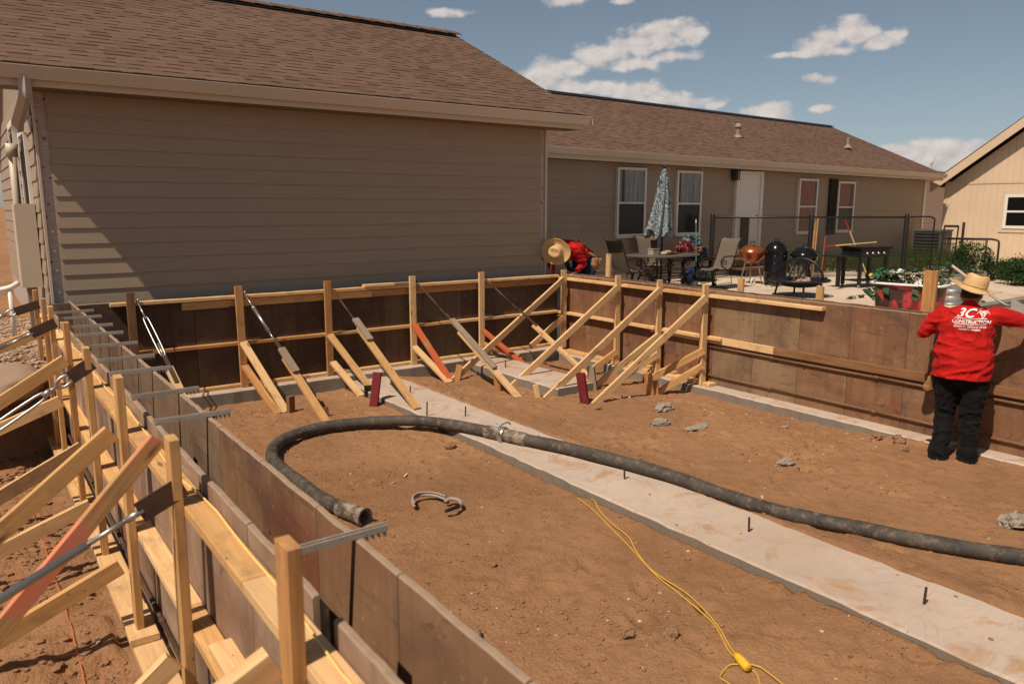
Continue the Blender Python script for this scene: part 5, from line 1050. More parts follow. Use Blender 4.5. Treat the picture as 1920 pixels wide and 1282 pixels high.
for y in (9.2, 9.7): m = MB(); m.lathe([(.05, -.03), (.12, -.035), (.14, 0), (.12, .035), (.05, .03), (.05, -.03)], (0, 0, 0), 20); wh = m.build('wheel', BLACK, ht, matrix=Matrix.Translation((20.5, y, PZ + .14)) @ Matrix.Rotation(R(90), 4, 'X'), smooth=True); m = MB(); m.lathe([(0, -.02), (.05, -.02), (.05, .02), (0, .02)], (0, 0, 0), 14); m.build('hub', STEEL, wh, matrix=Matrix.Translation((20.5, y, PZ + .14)) @ Matrix.Rotation(R(90), 4, 'X'))
sv = thing('shovel', 'wooden handled shovel resting behind the standing worker', 'shovel', (8.05, 3.2, 1.2)); A_, B_ = Vector((8.0, 3.61, 1.70)), Vector((8.0, 3.27, 1.47)); m = MB(); m.tube([A_, B_], .014, 8); m.build('handle', pm('pale_handle', (.55, .38, .27), rough=.5), sv)
m = MB(); m.tube(smooth_path([B_ + Vector((0, .02, .013)), (8.0, 3.16, 1.40), (8.0, 3.09, 1.365), (8.0, 3.05, 1.36)], 4), .012, 8); m.build('socket', STEEL, sv); m = MB(); bl = []
for i in range(9):
    f = i / 8; w = .10 * (1 - .75 * max(0, f - .45) ** 1.5 / .4)
    for s in (-1, -.5, 0, .5, 1): bl.append((8.0 + s * w * .55, 3.06 - f * .22, 1.355 - f * .125 - .02 * (1 - s * s) + s * w * .75))
m.add(bl, [(i * 5 + k, i * 5 + k + 1, (i + 1) * 5 + k + 1, (i + 1) * 5 + k) for i in range(8) for k in range(4)]); m.build('blade', pm('worn_blade', (.16, .145, .13), rough=.6, metal=.3), sv, smooth=True)
# ------------------------------------------------------------------ people
from mathutils.bvhtree import BVHTree
from mathutils import noise as mnoise
SKIN = plain('skin', (.30, .155, .095), .55, 0, .35, .12, 20); HAIR = plain('dark_hair', (.02, .014, .011), .6, 0, .3, .3, 60)
def fabric(name, c, sc=5, var=.22, bump=.5):
    q = M_(name, .82, 0, .15); v = q.co(); w = q.noise(q.co('Object', (1, 1, 2.2)), sc, 5, .55, .8); q.set('Base Color', q.mix(q.rng(w, .3, .7), val(c, 1 - var), val(c, 1 + var * .5))); q.bump(q.math('ADD', w, q.math('MULTIPLY', q.noise(v, 300, 2), .06)), bump, .02)
    q.b.inputs['Sheen Weight'].default_value = .03; return q.m
RED = fabric('red_cotton', (.46, .011, .009), 5, .3); DENIM = fabric('black_denim', (.0075, .0072, .0078), 7, .35); JEANS = fabric('blue_denim', (.02, .035, .07), 7, .35); LEATHER = fabric('tan_leather', (.30, .17, .08), 6, .3); BOOT = fabric('tan_boots', (.24, .15, .085), 9, .3)
q = M_('straw', .75, 0, .2); v = q.co(); sep_ = q.N('ShaderNodeSeparateXYZ'); q.t.links.new(v, sep_.inputs[0]); rad = q.math('SQRT', q.math('ADD', q.math('MULTIPLY', sep_.outputs[0], sep_.outputs[0]), q.math('MULTIPLY', sep_.outputs[1], sep_.outputs[1])))
rg = q.math('SINE', q.math('MULTIPLY', q.math('ADD', rad, sep_.outputs[2]), 620)); nn1 = q.noise(v, 26, 4); c = q.mix(q.rng(rg, -1, 1, 0, .55), (.62, .43, .205), (.50, .315, .135)); c = q.mix(q.rng(nn1, .45, .75, 0, .5), c, (.44, .27, .115)); q.set('Base Color', c); q.bump(rg, .35, .002); STRAW = q.m
def caps(m, a, ra, b_, rb, seg=14, k=4):
    a = Vector(a); b_ = Vector(b_); d = b_ - a; L = d.length
    if L < 1e-6: d = Vector((0, 0, 1)); L = 1e-6
    pr = [(ra * math.sin(i / k * math.pi / 2), -ra * math.cos(i / k * math.pi / 2)) for i in range(k + 1)] + [(rb * math.cos(i / k * math.pi / 2), L + rb * math.sin(i / k * math.pi / 2)) for i in range(k + 1)]
    mt = d.to_track_quat('Z', 'Y').to_matrix(); vs = []; fs = []
    for r_, z in pr:
        for j in range(seg): t = 2 * math.pi * j / seg; vs.append(a + mt @ Vector((max(r_, 1e-4) * math.cos(t), max(r_, 1e-4) * math.sin(t), z)))
    n = len(pr)
    for i in range(n - 1):
        for j in range(seg): fs.append((i * seg + j, i * seg + (j + 1) % seg, (i + 1) * seg + (j + 1) % seg, (i + 1) * seg + j))
    fs += [tuple(range(seg - 1, -1, -1)), tuple((n - 1) * seg + j for j in range(seg))]; m.add(vs, fs)
def ell(m, c, rx, ry, rz, B, seg=20, rows=12):
    c = Vector(c); vs = []; fs = []
    for i in range(rows + 1):
        p = math.pi * i / rows; p = min(max(p, .02), math.pi - .02)
        for j in range(seg): t = 2 * math.pi * j / seg; vs.append(c + B @ Vector((rx * math.sin(p) * math.cos(t), ry * math.sin(p) * math.sin(t), rz * math.cos(p))))
    for i in range(rows):
        for j in range(seg): fs.append((i * seg + j, i * seg + (j + 1) % seg, (i + 1) * seg + (j + 1) % seg, (i + 1) * seg + j))
    fs += [tuple(range(seg - 1, -1, -1)), tuple(rows * seg + j for j in range(seg))]; m.add(vs, fs)
def fuse(m, name, mat, parent, voxel=.012, it=8, cuts=(), wrinkle=0.0, wdir=(1, 1, 2.6), wsc=9.0):
    """join overlapping volumes into one continuous skin"""
    o = m.build(name, mat); md = o.modifiers.new('r', 'REMESH'); md.mode = 'VOXEL'; md.voxel_size = voxel; md.use_smooth_shade = True; s = o.modifiers.new('s', 'SMOOTH'); s.factor = .5; s.iterations = it
    dg = bpy.context.evaluated_depsgraph_get(); me = bpy.data.meshes.new_from_object(o.evaluated_get(dg)); old = o.data; bpy.data.objects.remove(o); bpy.data.meshes.remove(old)
    bm = bmesh.new(); bm.from_mesh(me)
    for co, no in cuts:
        gm_ = bmesh.ops.bisect_plane(bm, geom=bm.verts[:] + bm.edges[:] + bm.faces[:], plane_co=co, plane_no=no, clear_outer=True)
    if wrinkle:
        bm.normal_update()
        for v_ in bm.verts:
            p = Vector((v_.co.x * wdir[0], v_.co.y * wdir[1], v_.co.z * wdir[2])) * wsc; w_ = Vector((mnoise.noise(p * .6 + Vector((9, 2, 4))), mnoise.noise(p * .6 + Vector((1, 7, 3))), mnoise.noise(p * .6 + Vector((4, 4, 8))))) * .9; d = 1 - abs(mnoise.noise(p + w_)) * 2.2; d2 = 1 - abs(mnoise.noise(p * 1.9 + w_ * 1.5 + Vector((5, 1, 2)))) * 2.2; lo = mnoise.noise(p * .45 + Vector((2, 2, 9))); v_.co += v_.normal * wrinkle * (max(d, 0) ** 3 * .9 + max(d2, 0) ** 3 * .45 + lo * .5 - .35)
    bm.to_mesh(me); bm.free(); me.name = name; me.shade_smooth(); me.materials.clear(); me.materials.append(mat)
    o = bpy.data.objects.new(name, me); COL.objects.link(o)
    return attach(o, parent)
def hand(m, w, d, side, up, curl=.5):
    """palm and five separate curled fingers rooted in the palm; w wrist, d pointing direction, side towards the thumb"""
    w = Vector(w); d = Vector(d).normalized(); side = Vector(side); side = (side - d * side.dot(d)).normalized(); n = d.cross(side).normalized(); n = n if n.dot(Vector(up)) > 0 else -n
    B = Matrix((side, d, n)).transposed(); ell(m, w + d * .05, .042, .055, .017, B, 14, 8)
    for k, (o, L) in enumerate(((.030, .070), (.010, .078), (-.010, .072), (-.030, .056))):
        p = w + d * .092 + side * o; q1 = p + d * L * .5 - n * L * .12 * curl; q2 = q1 + d * L * .35 - n * L * .4 * curl; q3 = q2 + d * L * .12 - n * L * .35 * curl; caps(m, p - d * .02, .0095, q1, .009, 8, 3); caps(m, q1, .009, q2, .0085, 8, 3); caps(m, q2, .0085, q3, .0075, 8, 3)
    p = w + d * .025 + side * .035; q1 = p + side * .028 + d * .03; q2 = q1 + d * .032 - n * .01; caps(m, p, .012, q1, .011, 8, 3); caps(m, q1, .011, q2, .009, 8, 3)
def hat(parent, c, axis, front, brim, crown, seed=1):
    z = Vector(axis).normalized(); x = Vector(front); x = (x - z * x.dot(z)).normalized(); y = z.cross(x); mt = Matrix((x, y, z)).transposed().to_4x4(); mt.translation = Vector(c)
    m = MB(); n = 48; prof = [(crown * .50, .128), (crown * .76, .134), (crown * .92, .118), (crown * 1.0, .07), (crown * 1.04, .03), (crown * 1.07, .004), (crown * 1.15, -.004), (crown * 1.5, -.002), ((brim + crown) * .58, .002), (brim * .93, .008), (brim, .014), (brim * 1.0, .010), (brim * .9, .002), (crown * 1.5, -.008), (crown * 1.08, -.010)]
    vs = []; fs = []
    for r_, zz in prof:
        for k in range(n):
            a = 2 * math.pi * k / n; lift = .030 * (abs(math.sin(a)) ** 2) * max(0, (r_ - crown * 1.1) / (brim - crown)) - .022 * (math.cos(a) ** 2) * max(0, (r_ - crown * 1.1) / (brim - crown)); pin = -.018 * max(0, math.cos(a)) ** 4 * (zz > .09) ; vs.append((r_ * math.cos(a) * 1.10, r_ * math.sin(a) * .95, zz + lift + pin + .004 * math.sin(3 * a + seed)))
    top = len(vs); vs.append((0, 0, .108))
    for i in range(len(prof) - 1):
        for k in range(n): fs.append((i * n + k, i * n + (k + 1) % n, (i + 1) * n + (k + 1) % n, (i + 1) * n + k))
    for k in range(n): fs.append((k, top, (k + 1) % n))
    m.add(vs, fs); h = m.build('straw_hat', STRAW, parent, matrix=mt, smooth=True)
    m = MB(); m.lathe([(crown * 1.045, .022), (crown * 1.055, .024), (crown * 1.05, .029), (crown * 1.035, .030)], (0, 0, 0), 40, sx=1.10, sy=.95); m.build('hat_band', pm('hat_cord', (.10, .06, .03)), h, matrix=mt, smooth=True)
    return h
def text_pts(s, size, shear=0.0, bold=.0):
    cu = bpy.data.curves.new('t', 'FONT'); cu.body = s; cu.size = size; cu.shear = shear; cu.offset = bold; cu.align_x = 'CENTER'; cu.resolution_u = 3; o = bpy.data.objects.new('t', cu); COL.objects.link(o)
    dg = bpy.context.evaluated_depsgraph_get(); me = bpy.data.meshes.new_from_object(o.evaluated_get(dg)); bpy.data.objects.remove(o); V = [v_.co.copy() for v_ in me.vertices]; F = [tuple(p.vertices) for p in me.polygons]; bpy.data.meshes.remove(me); return V, F
def ribbon(path, w):
    V = []; F = []; n = len(path)
    for i in range(n):
        t = (Vector(path[min(i + 1, n - 1)]) - Vector(path[max(i - 1, 0)])).normalized(); s = Vector((-t.y, t.x, 0)); ww = w[i] if isinstance(w, list) else w; V += [Vector(path[i]) + s * ww / 2, Vector(path[i]) - s * ww / 2]
    for i in range(n - 1): F.append((2 * i, 2 * i + 1, 2 * i + 3, 2 * i + 2))
    return V, F
def back_print(shirt, parent, mt):
    """white lettering and emblem of the shirt back, laid on the cloth along the local -z axis of mt"""
    parts = []
    def put(vf, dx, dy, sx=1.0): V, F = vf; parts.append(([Vector((v_.x * sx + dx, v_.y + dy, 0)) for v_ in V], F))
    put(text_pts('3C', .105, .38, .0022), -.048, .062, 1.05)
    for k in range(3):   # emblem: three open horns round a ring
        a = R(90 + 120 * k); cx, cy = .090 + .021 * math.cos(a), .097 + .021 * math.sin(a); put(ribbon([(cx + .030 * math.cos(a + R(t)), cy + .030 * math.sin(a + R(t)), 0) for t in range(34, 327, 12)], [.0012 + .0058 * math.sin(math.pi * i / 24) ** 1.3 for i in range(25)]), 0, 0)
    put(ribbon([(.090 + .019 * math.cos(R(t)), .097 + .019 * math.sin(R(t)), 0) for t in range(0, 361, 18)], .0026), 0, 0)
    put(text_pts('CONSTRUCTION', .041, .18, .0012), .003, .012, .92)
    for y in (.050, .000): put(([Vector((-.125, y, 0)), Vector((.125, y, 0)), Vector((.125, y + .004, 0)), Vector((-.125, y + .004, 0))], [(0, 1, 2, 3)]), 0, 0)
    put(text_pts('COMMERCIAL · DRIVEWAYS · PATIOS', .0225, 0, .0007), 0, -.026, .66); put(text_pts('WALKWAYS · STAMPED', .0225, 0, .0007), 0, -.050, .70)
    bm = bmesh.new()
    for V, F in parts:
        vv = [bm.verts.new(p) for p in V]
        for f in F:
            try: bm.faces.new([vv[i] for i in f])
            except ValueError: pass
    for _ in range(4):
        es = [e for e in bm.edges if e.calc_length() > .018]
        if not es: break
        bmesh.ops.subdivide_edges(bm, edges=es, cuts=1); bmesh.ops.triangulate(bm, faces=[f for f in bm.faces if len(f.verts) > 4])
    bv = BVHTree.FromPolygons([v_.co.copy() for v_ in shirt.data.vertices], [tuple(p.vertices) for p in shirt.data.polygons]); iw = wmat(shirt).inverted(); dirv = (iw.to_3x3() @ (mt.to_3x3() @ Vector((0, 0, -1)))).normalized()
    for v_ in bm.verts:
        p = iw @ (mt @ v_.co); h = bv.ray_cast(p, dirv)
        v_.co = (h[0] - dirv * .0075) if h[0] is not None else p + dirv * .3
    me = bpy.data.meshes.new('shirt_print'); bm.to_mesh(me); bm.free(); me.materials.append(pm('white_print', (.78, .74, .70), rough=.7, var=.04)); o = bpy.data.objects.new('shirt_print', me); COL.objects.link(o); o.matrix_basis = wmat(shirt); return attach(o, parent)
def worker(label, O, f, J, pants_mat, hat_axis, hat_off, belly=1.0, hatsize=(.215, .098), shirt_cut=None, voxel=.011):
    O = Vector(O); f = Vector((f[0], f[1], 0)).normalized(); r_ = Vector((f.y, -f.x, 0)); B = Matrix((r_, f, Vector((0, 0, 1)))).transposed(); W_ = lambda p: O + B @ Vector(p)
    j = {k: W_(v_) for k, v_ in J.items() if k not in ('torso', 'bend')}
    body = MB()
    ell(body, j['head'], .078, .098, .118, B @ Euler((J_tilt.get(label, 0), 0, 0)).to_matrix()); hb = B @ Euler((J_tilt.get(label, 0), 0, 0)).to_matrix()
    caps(body, j['head'] + hb @ Vector((0, .098, -.015)), .014, j['head'] + hb @ Vector((0, .104, -.03)), .016, 8, 3); ell(body, j['head'] + hb @ Vector((0, .045, -.085)), .05, .055, .035, hb)
    for s in (-1, 1): ell(body, j['head'] + hb @ Vector((s * .08, -.005, -.01)), .012, .022, .032, hb, 10, 8); ell(body, j['head'] + hb @ Vector((s * .032, .088, .005)), .012, .008, .008, hb, 10, 8)
    caps(body, j['neck'], .062, j['head'] + hb @ Vector((0, -.02, -.06)), .056)
    caps(body, j['waist'], .12, j['chest'], .13); caps(body, j['hipc'], .12, j['waist'], .12)
    for s in 'LR':
        sg = -1 if s == 'L' else 1; caps(body, j['sh' + s], .05, j['el' + s], .043); caps(body, j['el' + s], .043, j['wr' + s], .03); caps(body, j['hip' + s], .08, j['kn' + s], .055); caps(body, j['kn' + s], .055, j['an' + s], .04); caps(body, j['chest'], .1, j['sh' + s], .055)
        hand(body, j['wr' + s], j['hd' + s] - j['wr' + s], B @ Vector((-sg, .2, 0)), (0, 0, 1), .6)
    P = thing('person', label, 'person', O); bo = fuse(body, 'body', SKIN, P, .008, 3)
    sh = MB()
    for c, a, b_, h in J['torso']: ell(sh, W_(c), a, b_, h, B @ (Euler((J.get('bend', 0), 0, 0)).to_matrix()), 24, 14)
    for s in 'LR': caps(sh, j['chest'] * .35 + j['sh' + s] * .65, .095, j['sh' + s], .078); caps(sh, j['sh' + s], .080, j['el' + s], .066); caps(sh, j['el' + s], .064, j['wr' + s] * .86 + j['el' + s] * .14, .046)
    caps(sh, j['neck'] - B @ Vector((0, .0, .03)), .085, j['neck'], .070)
    cuts = [(W_(shirt_cut[0]), B @ Vector(shirt_cut[1]))] if shirt_cut else []
    so = fuse(sh, 'shirt', RED, P, voxel, 7, cuts, wrinkle=.017, wdir=(.8, .8, 1.7), wsc=5.2)
    pa = MB(); ell(pa, j['hipc'] + Vector((0, 0, .02)), .185 * belly, .150, .17, B)
    for s in 'LR': caps(pa, j['hip' + s], .120, j['kn' + s], .088); caps(pa, j['kn' + s], .086, j['an' + s] + Vector((0, 0, .10)), .071); caps(pa, j['an' + s] + Vector((0, 0, .06)), .084, j['an' + s] + Vector((0, 0, .03)), .086); caps(pa, j['an' + s] + Vector((0, 0, -.01)), .082, j['an' + s] + Vector((0, 0, -.05)), .084)
    po = fuse(pa, 'trousers', pants_mat, P, .010, 5, [(W_((0, 0, .062)), Vector((0, 0, -1)))], wrinkle=.015, wdir=(1, 1, 1.2), wsc=7)
    for s in 'LR':
        b_ = MB(); a = j['an' + s]; caps(b_, Vector((a.x, a.y, O.z + .05)) - f * .035, .056, Vector((a.x, a.y, O.z + .05)) + f * .17, .048); caps(b_, Vector((a.x, a.y, O.z + .05)), .05, a, .048); fuse(b_, 'boot', BOOT, P, .01, 3, [(O + Vector((0, 0, .006)), Vector((0, 0, -1)))])
    hm = MB(); ell(hm, j['head'] + hb @ Vector((0, -.022, .015)), .083, .092, .112, hb); fuse(hm, 'hair', HAIR, P, .011, 3, [(j['head'] + hb @ Vector((0, .0, -.02)), hb @ Vector((0, .5, -1)).normalized())])
    hat(P, j['head'] + Vector(hat_off), hat_axis, f, hatsize[0], hatsize[1])
    return P, so, B, W_
J_tilt = {}
L1 = 'worker in red shirt and straw hat standing with back turned at the right form'
L2 = 'worker in red shirt and tool belt bending over the far form corner'
J_tilt[L1] = R(-22); J_tilt[L2] = R(-100)
J1 = dict(hipc=(0, 0, .90), waist=(0, .01, 1.02), chest=(0, .06, 1.26), neck=(.0, .115, 1.48), head=(.0, .19, 1.575), shL=(-.195, .07, 1.39), shR=(.20, .07, 1.41), elL=(-.335, .10, 1.215), elR=(.43, .16, 1.37), wrL=(-.30, .40, 1.335), wrR=(.56, .42, 1.345), hdL=(-.27, .52, 1.335), hdR=(.56, .56, 1.34),
          hipL=(-.105, 0, .88), hipR=(.105, 0, .88), knL=(-.106, .06, .47), knR=(.104, .02, .47), anL=(-.112, -.02, .10), anR=(.112, .0, .10),
          torso=[((0, .0, .86), .246, .188, .16), ((0, .0, .94), .246, .186, .16), ((0, .01, 1.03), .243, .178, .17), ((0, .03, 1.14), .232, .165, .18), ((0, .05, 1.27), .232, .155, .18), ((0, .07, 1.38), .20, .13, .11)])
G1 = (7.27, 3.105, -.085)
p1, s1, B1, W1 = worker(L1, G1, (.94, .33), J1, DENIM, (.10, -.24, 1), (.012, -.01, .052), 1.08, (.232, .104), ((0, 0, .845), (0, 0, -1)))
mt = Matrix((B1 @ Vector((1, 0, 0)), Vector((0, 0, 1)), B1 @ Vector((0, -1, 0)))).transposed().to_4x4(); mt.translation = W1((.03, -.55, 1.335)); back_print(s1, p1, mt)
m = MB(); caps(m, W1((-.235, .02, .80)), .03, W1((-.26, .04, .70)), .045); fuse(m, 'glove', LEATHER, p1, .009, 2, wrinkle=.006)
J2 = dict(hipc=(0, 0, .86), waist=(0, .13, .96), chest=(0, .40, 1.05), neck=(0, .64, 1.04), head=(-.02, .78, 1.0), shL=(-.19, .52, 1.06), shR=(.19, .52, 1.06), elL=(-.25, .36, .80), elR=(.22, .60, .82), wrL=(-.21, .50, .68), wrR=(.12, .70, .67), hdL=(-.2, .60, .66), hdR=(.08, .80, .66),
          hipL=(-.10, 0, .84), hipR=(.10, 0, .84), knL=(-.13, .06, .46), knR=(.13, .06, .46), anL=(-.14, -.02, .10), anR=(.14, -.02, .10), bend=0,
          torso=[((0, .06, .93), .185, .16, .14), ((0, .18, .99), .19, .16, .145), ((0, .34, 1.05), .215, .17, .155), ((0, .48, 1.07), .21, .14, .13)])
p2, s2, B2, W2 = worker(L2, (8.60, 9.83, .55), (-.95, -.2), J2, JEANS, (-.78, -.60, -.10), (-.05, -.045, .02), .95, (.225, .10), ((0, -.02, .9), (0, -1, -.25)), .011)
mt = Matrix((B2 @ Vector((1, 0, 0)), (B2 @ Vector((0, 1, .15))).normalized(), (B2 @ Vector((0, -.15, 1))).normalized())).transposed().to_4x4(); mt.translation = W2((0, .32, 1.45)); back_print(s2, p2, mt)
m = MB(); n = 36; vs = []
belt = [(.215 * math.cos(a), .175 * math.sin(a) + .0, .90 + .10 * math.sin(a)) for a in [k * math.pi / 18 for k in range(36)]]; m.tube([W2(p) for p in belt], .028, 8, closed=True); m.build('tool_belt', LEATHER, p2, smooth=True)
for x, y, z in ((-.215, .02, .80), (-.17, -.13, .78), (.18, -.1, .78), (-.1, -.17, .80)):
    m = MB(); ell(m, W2((x, y, z)), .07, .06, .11, B2); ell(m, W2((x * 1.15, y * 1.15 - .01, z + .06)), .06, .05, .06, B2); fuse(m, 'pouch', LEATHER, p2, .011, 2, [(W2((0, 0, z + .09)), Vector((0, 0, 1)))], wrinkle=.008)
hm = thing('hammer', 'claw hammer in the hand of the bending worker', 'hammer', W2((.06, .79, .63))); m = MB(); m.tube([W2((.10, .79, .64)), W2((.02, .86, .80))], .013, 8); m.build('handle', WOODL, hm); m = MB(); m.tube([W2((.06, .74, .655)), W2((.15, .84, .625))], .017, 8); m.build('head', BLACK, hm)
# ------------------------------------------------------------------ hose, cords, rubble
q = M_('hose_rubber', .72, 0, .3); v = q.co(); a = q.noise(v, 3.5, 6, .65, .6); b_ = q.noise(v, 16, 5, .7); c = q.mix(q.rng(a, .35, .65), (.035, .030, .026), (.085, .072, .058)); c = q.mix(q.rng(b_, .52, .72, 0, .8), c, (.21, .165, .125)); gN = q.N('ShaderNodeNewGeometry'); sN = q.N('ShaderNodeSeparateXYZ'); q.t.links.new(gN.outputs['Normal'], sN.inputs[0])
q.set('Base Color', c); q.bump(b_, .35, .006); HOSE = q.m
q = M_('hose_dusty', .85, 0, .2); v = q.co(); b_ = q.noise(v, 12, 6, .7); c = q.mix(q.rng(b_, .42, .62), (.075, .06, .047), (.33, .27, .215)); q.set('Base Color', c); q.bump(b_, .4, .006); DUST = q.m
HP = [(2.245, 5.02, -.005), (2.18, 5.24, -.005), (2.13, 5.55, -.005), (2.12, 6.03, -.005), (2.12, 6.52, -.005), (2.17, 6.83, -.005), (2.30, 7.10, -.005), (2.53, 7.31, -.002), (2.88, 7.41, 0), (3.20, 7.37, .0), (3.50, 7.22, .01), (3.79, 6.92, .035), (4.00, 6.40, .060), (4.17, 5.92, .062), (4.28, 5.60, .062), (4.40, 5.26, .062), (4.50, 4.86, .062), (4.59, 4.48, .060), (4.66, 4.12, .050), (4.70, 3.75, .035), (4.76, 3.38, .02), (4.86, 3.08, .015), (5.01, 2.75, .01), (5.14, 2.43, .01), (5.28, 2.14, .01), (5.47, 1.83, .01), (5.75, 1.4, .01), (6.0, .8, .01), (6.2, .0, .01)]
hs_ = thing('concrete_hose', 'thick grey rubber concrete pump hose looping across the pit', 'hose', (3.5, 5, 0))
pts = smooth_path(HP, 7); ci = min(range(len(pts)), key=lambda i: (pts[i] - Vector((4.17, 5.92, .062))).length)
m = MB(); m.tube(pts[4:ci + 1], [.057 * (1 + .03 * math.sin(i * .9)) for i in range(len(pts[4:ci + 1]))], 20); m.build('hose_section', HOSE, hs_, smooth=True)
m = MB(); m.tube(pts[ci:], [.057 * (1 + .03 * math.sin(i * .7)) for i in range(len(pts[ci:]))], 20); m.build('hose_section', HOSE, hs_, smooth=True)
# open end sleeve
e0, e1 = Vector(HP[0]), pts[8]; d = (e0 - e1).normalized(); mt, L = frame(e1, e0 + d * .03, (0, 0, 1)); m = MB(); pr = [(.058, 0), (.064, .02), (.064, L - .07), (.062, L - .06), (.070, L - .05), (.071, L), (.055, L), (.050, L - .01), (.048, L - .25), (0, L - .25)]; m.lathe(pr, (0, 0, 0), 24); m.build('end_sleeve', DUST, hs_, matrix=mt @ Matrix.Rotation(R(90), 4, 'Y'), angle=35)
c0 = pts[ci]; d = (pts[ci + 1] - pts[ci - 1]).normalized(); mt, _ = frame(c0 - d * .22, c0, (0, 0, 1))
m = MB(); m.lathe([(.058, 0), (.064, .01), (.065, .17), (.060, .18), (.060, .28), (.065, .29), (.066, .46), (.058, .49)], (0, 0, 0), 24); m.build('coupling_sleeve', DUST, hs_, matrix=mt @ Matrix.Rotation(R(90), 4, 'Y'), angle=35)
m = MB(); m.lathe([(.062, .185), (.078, .187), (.082, .20), (.082, .225), (.078, .24), (.062, .242)], (0, 0, 0), 28); cl = m.build('clamp', STEEL, hs_, matrix=mt @ Matrix.Rotation(R(90), 4, 'Y'), angle=35)
m = MB(); m.tube(smooth_path([(.18, -.03, .075), (.20, .0, .10), (.24, .03, .125), (.26, .06, .10)], 4), .008, 6); m.tube(smooth_path([(.21, -.08, -.02), (.215, -.085, .04), (.215, -.05, .075)], 4), .010, 6); m.build('lever', STEEL, cl, matrix=mt)
# spare clamp on the ground
sc1 = thing('hose_clamp', 'open grey steel hose clamp lying on the dirt', 'clamp', (2.88, 4.98, -.06)); CL_ = plain('cement_steel', (.33, .28, .235), .75, .2, .3, .3, 25, .3)
m = MB(); m.tube(smooth_path([(2.70, 5.05, -.045), (2.74, 5.16, -.035), (2.83, 5.20, -.03), (2.93, 5.14, -.035), (2.97, 5.03, -.04)], 5), .013, 8); m.tube(smooth_path([(2.70, 5.05, -.02), (2.745, 5.16, -.01), (2.83, 5.195, -.005), (2.93, 5.14, -.01), (2.97, 5.03, -.015)], 5), .009, 8); m.build('jaw', CL_, sc1, smooth=True)
m = MB(); m.tube(smooth_path([(2.94, 4.99, -.04), (3.0, 4.99, -.03), (3.03, 4.92, -.03), (3.0, 4.85, -.035), (2.95, 4.83, -.04)], 5), .016, 8); m.build('jaw', CL_, sc1, smooth=True)
m = MB(); m.tube(smooth_path([(2.98, 4.84, -.03), (2.90, 4.80, -.025), (2.83, 4.80, -.03)], 4), .014, 8); m.build('lever', BLACK, sc1, smooth=True)
# yellow extension cord
YEL = plain('yellow_cord', (.55, .33, .06), .5, 0, .35, .12, 20)
def gz(x, y): return float(pit_z(np.array([x]), np.array([y]))[0])
cd = thing('extension_cord', 'yellow extension cord with plug trailing over the dirt', 'cord', (3.3, 3, -.05))
def cord(ptxy, r, nm, mt_, par, dz=0.0):
    ptxy = [(x + .016 * math.sin(k * 2.1 + dz * 900), y + .012 * math.sin(k * 1.7 + 1 + dz * 500)) if 0 < k < len(ptxy) - 1 else (x, y) for k, (x, y) in enumerate(ptxy)]; P = [(x, y, gz(x, y) + r + .004 + dz) for x, y in ptxy]; m = MB(); m.tube(smooth_path(P, 7), r, 8); m.build(nm, mt_, par, smooth=True)
cord([(3.88, 4.47), (3.80, 4.20), (3.74, 3.96), (3.66, 3.74), (3.56, 3.50), (3.45, 3.18), (3.35, 2.86), (3.25, 2.56), (3.13, 2.33), (3.07, 2.22)], .0048, 'cable', YEL, cd)
cord([(4.00, 4.50), (3.92, 4.34), (3.83, 4.12), (3.76, 3.90), (3.68, 3.70), (3.585, 3.50), (3.465, 3.20), (3.375, 2.86), (3.27, 2.56), (3.16, 2.36), (3.085, 2.25)], .0048, 'cable', YEL, cd, .006)
cord([(3.06, 2.22), (3.0, 2.25), (2.94, 2.25), (2.89, 2.21), (2.87, 2.15), (2.88, 2.05), (2.93, 1.9)], .0048, 'cable', YEL, cd); cord([(3.07, 2.20), (3.06, 2.13), (3.02, 2.07), (2.97, 2.0), (2.95, 1.85)], .0048, 'cable', YEL, cd); cord([(3.075, 2.22), (3.10, 2.16), (3.115, 2.09), (3.10, 2.0), (3.05, 1.85)], .0048, 'cable', YEL, cd, .006)
mt, L = frame((3.085, 2.27, gz(3.085, 2.27) + .035), (3.045, 2.16, gz(3.05, 2.16) + .03), (0, 0, 1)); m = MB(); m.lathe([(.0, -.01), (.014, -.008), (.022, .02), (.025, .06), (.024, .105), (.020, .112), (0, .112)], (0, 0, 0), 16); m.build('plug', plain('yellow_plug', (.75, .45, .03), .4, 0, .4, .06, 8), cd, matrix=mt @ Matrix.Rotation(R(90), 4, 'Y'), smooth=True)
# string lines
st_ = thing('string_line', 'yellow string line lying along the top waler of the left form', 'string', (.67, 5, 1.16)); m = MB(); P = [(.665 + .012 * math.sin(y * 3.1) + .006 * math.sin(y * 7), y, 1.157 + .004 * math.sin(y * 5)) for y in [1.0 + .2 * k for k in range(40)]]; m.tube(P, .0038, 6); m.build('line', plain('pale_yellow_string', (.80, .56, .20), .6), st_, smooth=True)
ol = thing('marking_string', 'thin orange marking string stretched over the trench dirt', 'string', (.2, 4, 0)); m = MB(); P = [(.27 - .02 * math.sin(y), y, float(left_z(np.array([.27 - .02 * math.sin(y)]), np.array([y]))[0]) + .012) for y in [2 + .15 * k for k in range(36)]]; m.tube(P, .0022, 5); m.build('line', plain('orange_string', (.70, .16, .04), .6), ol)
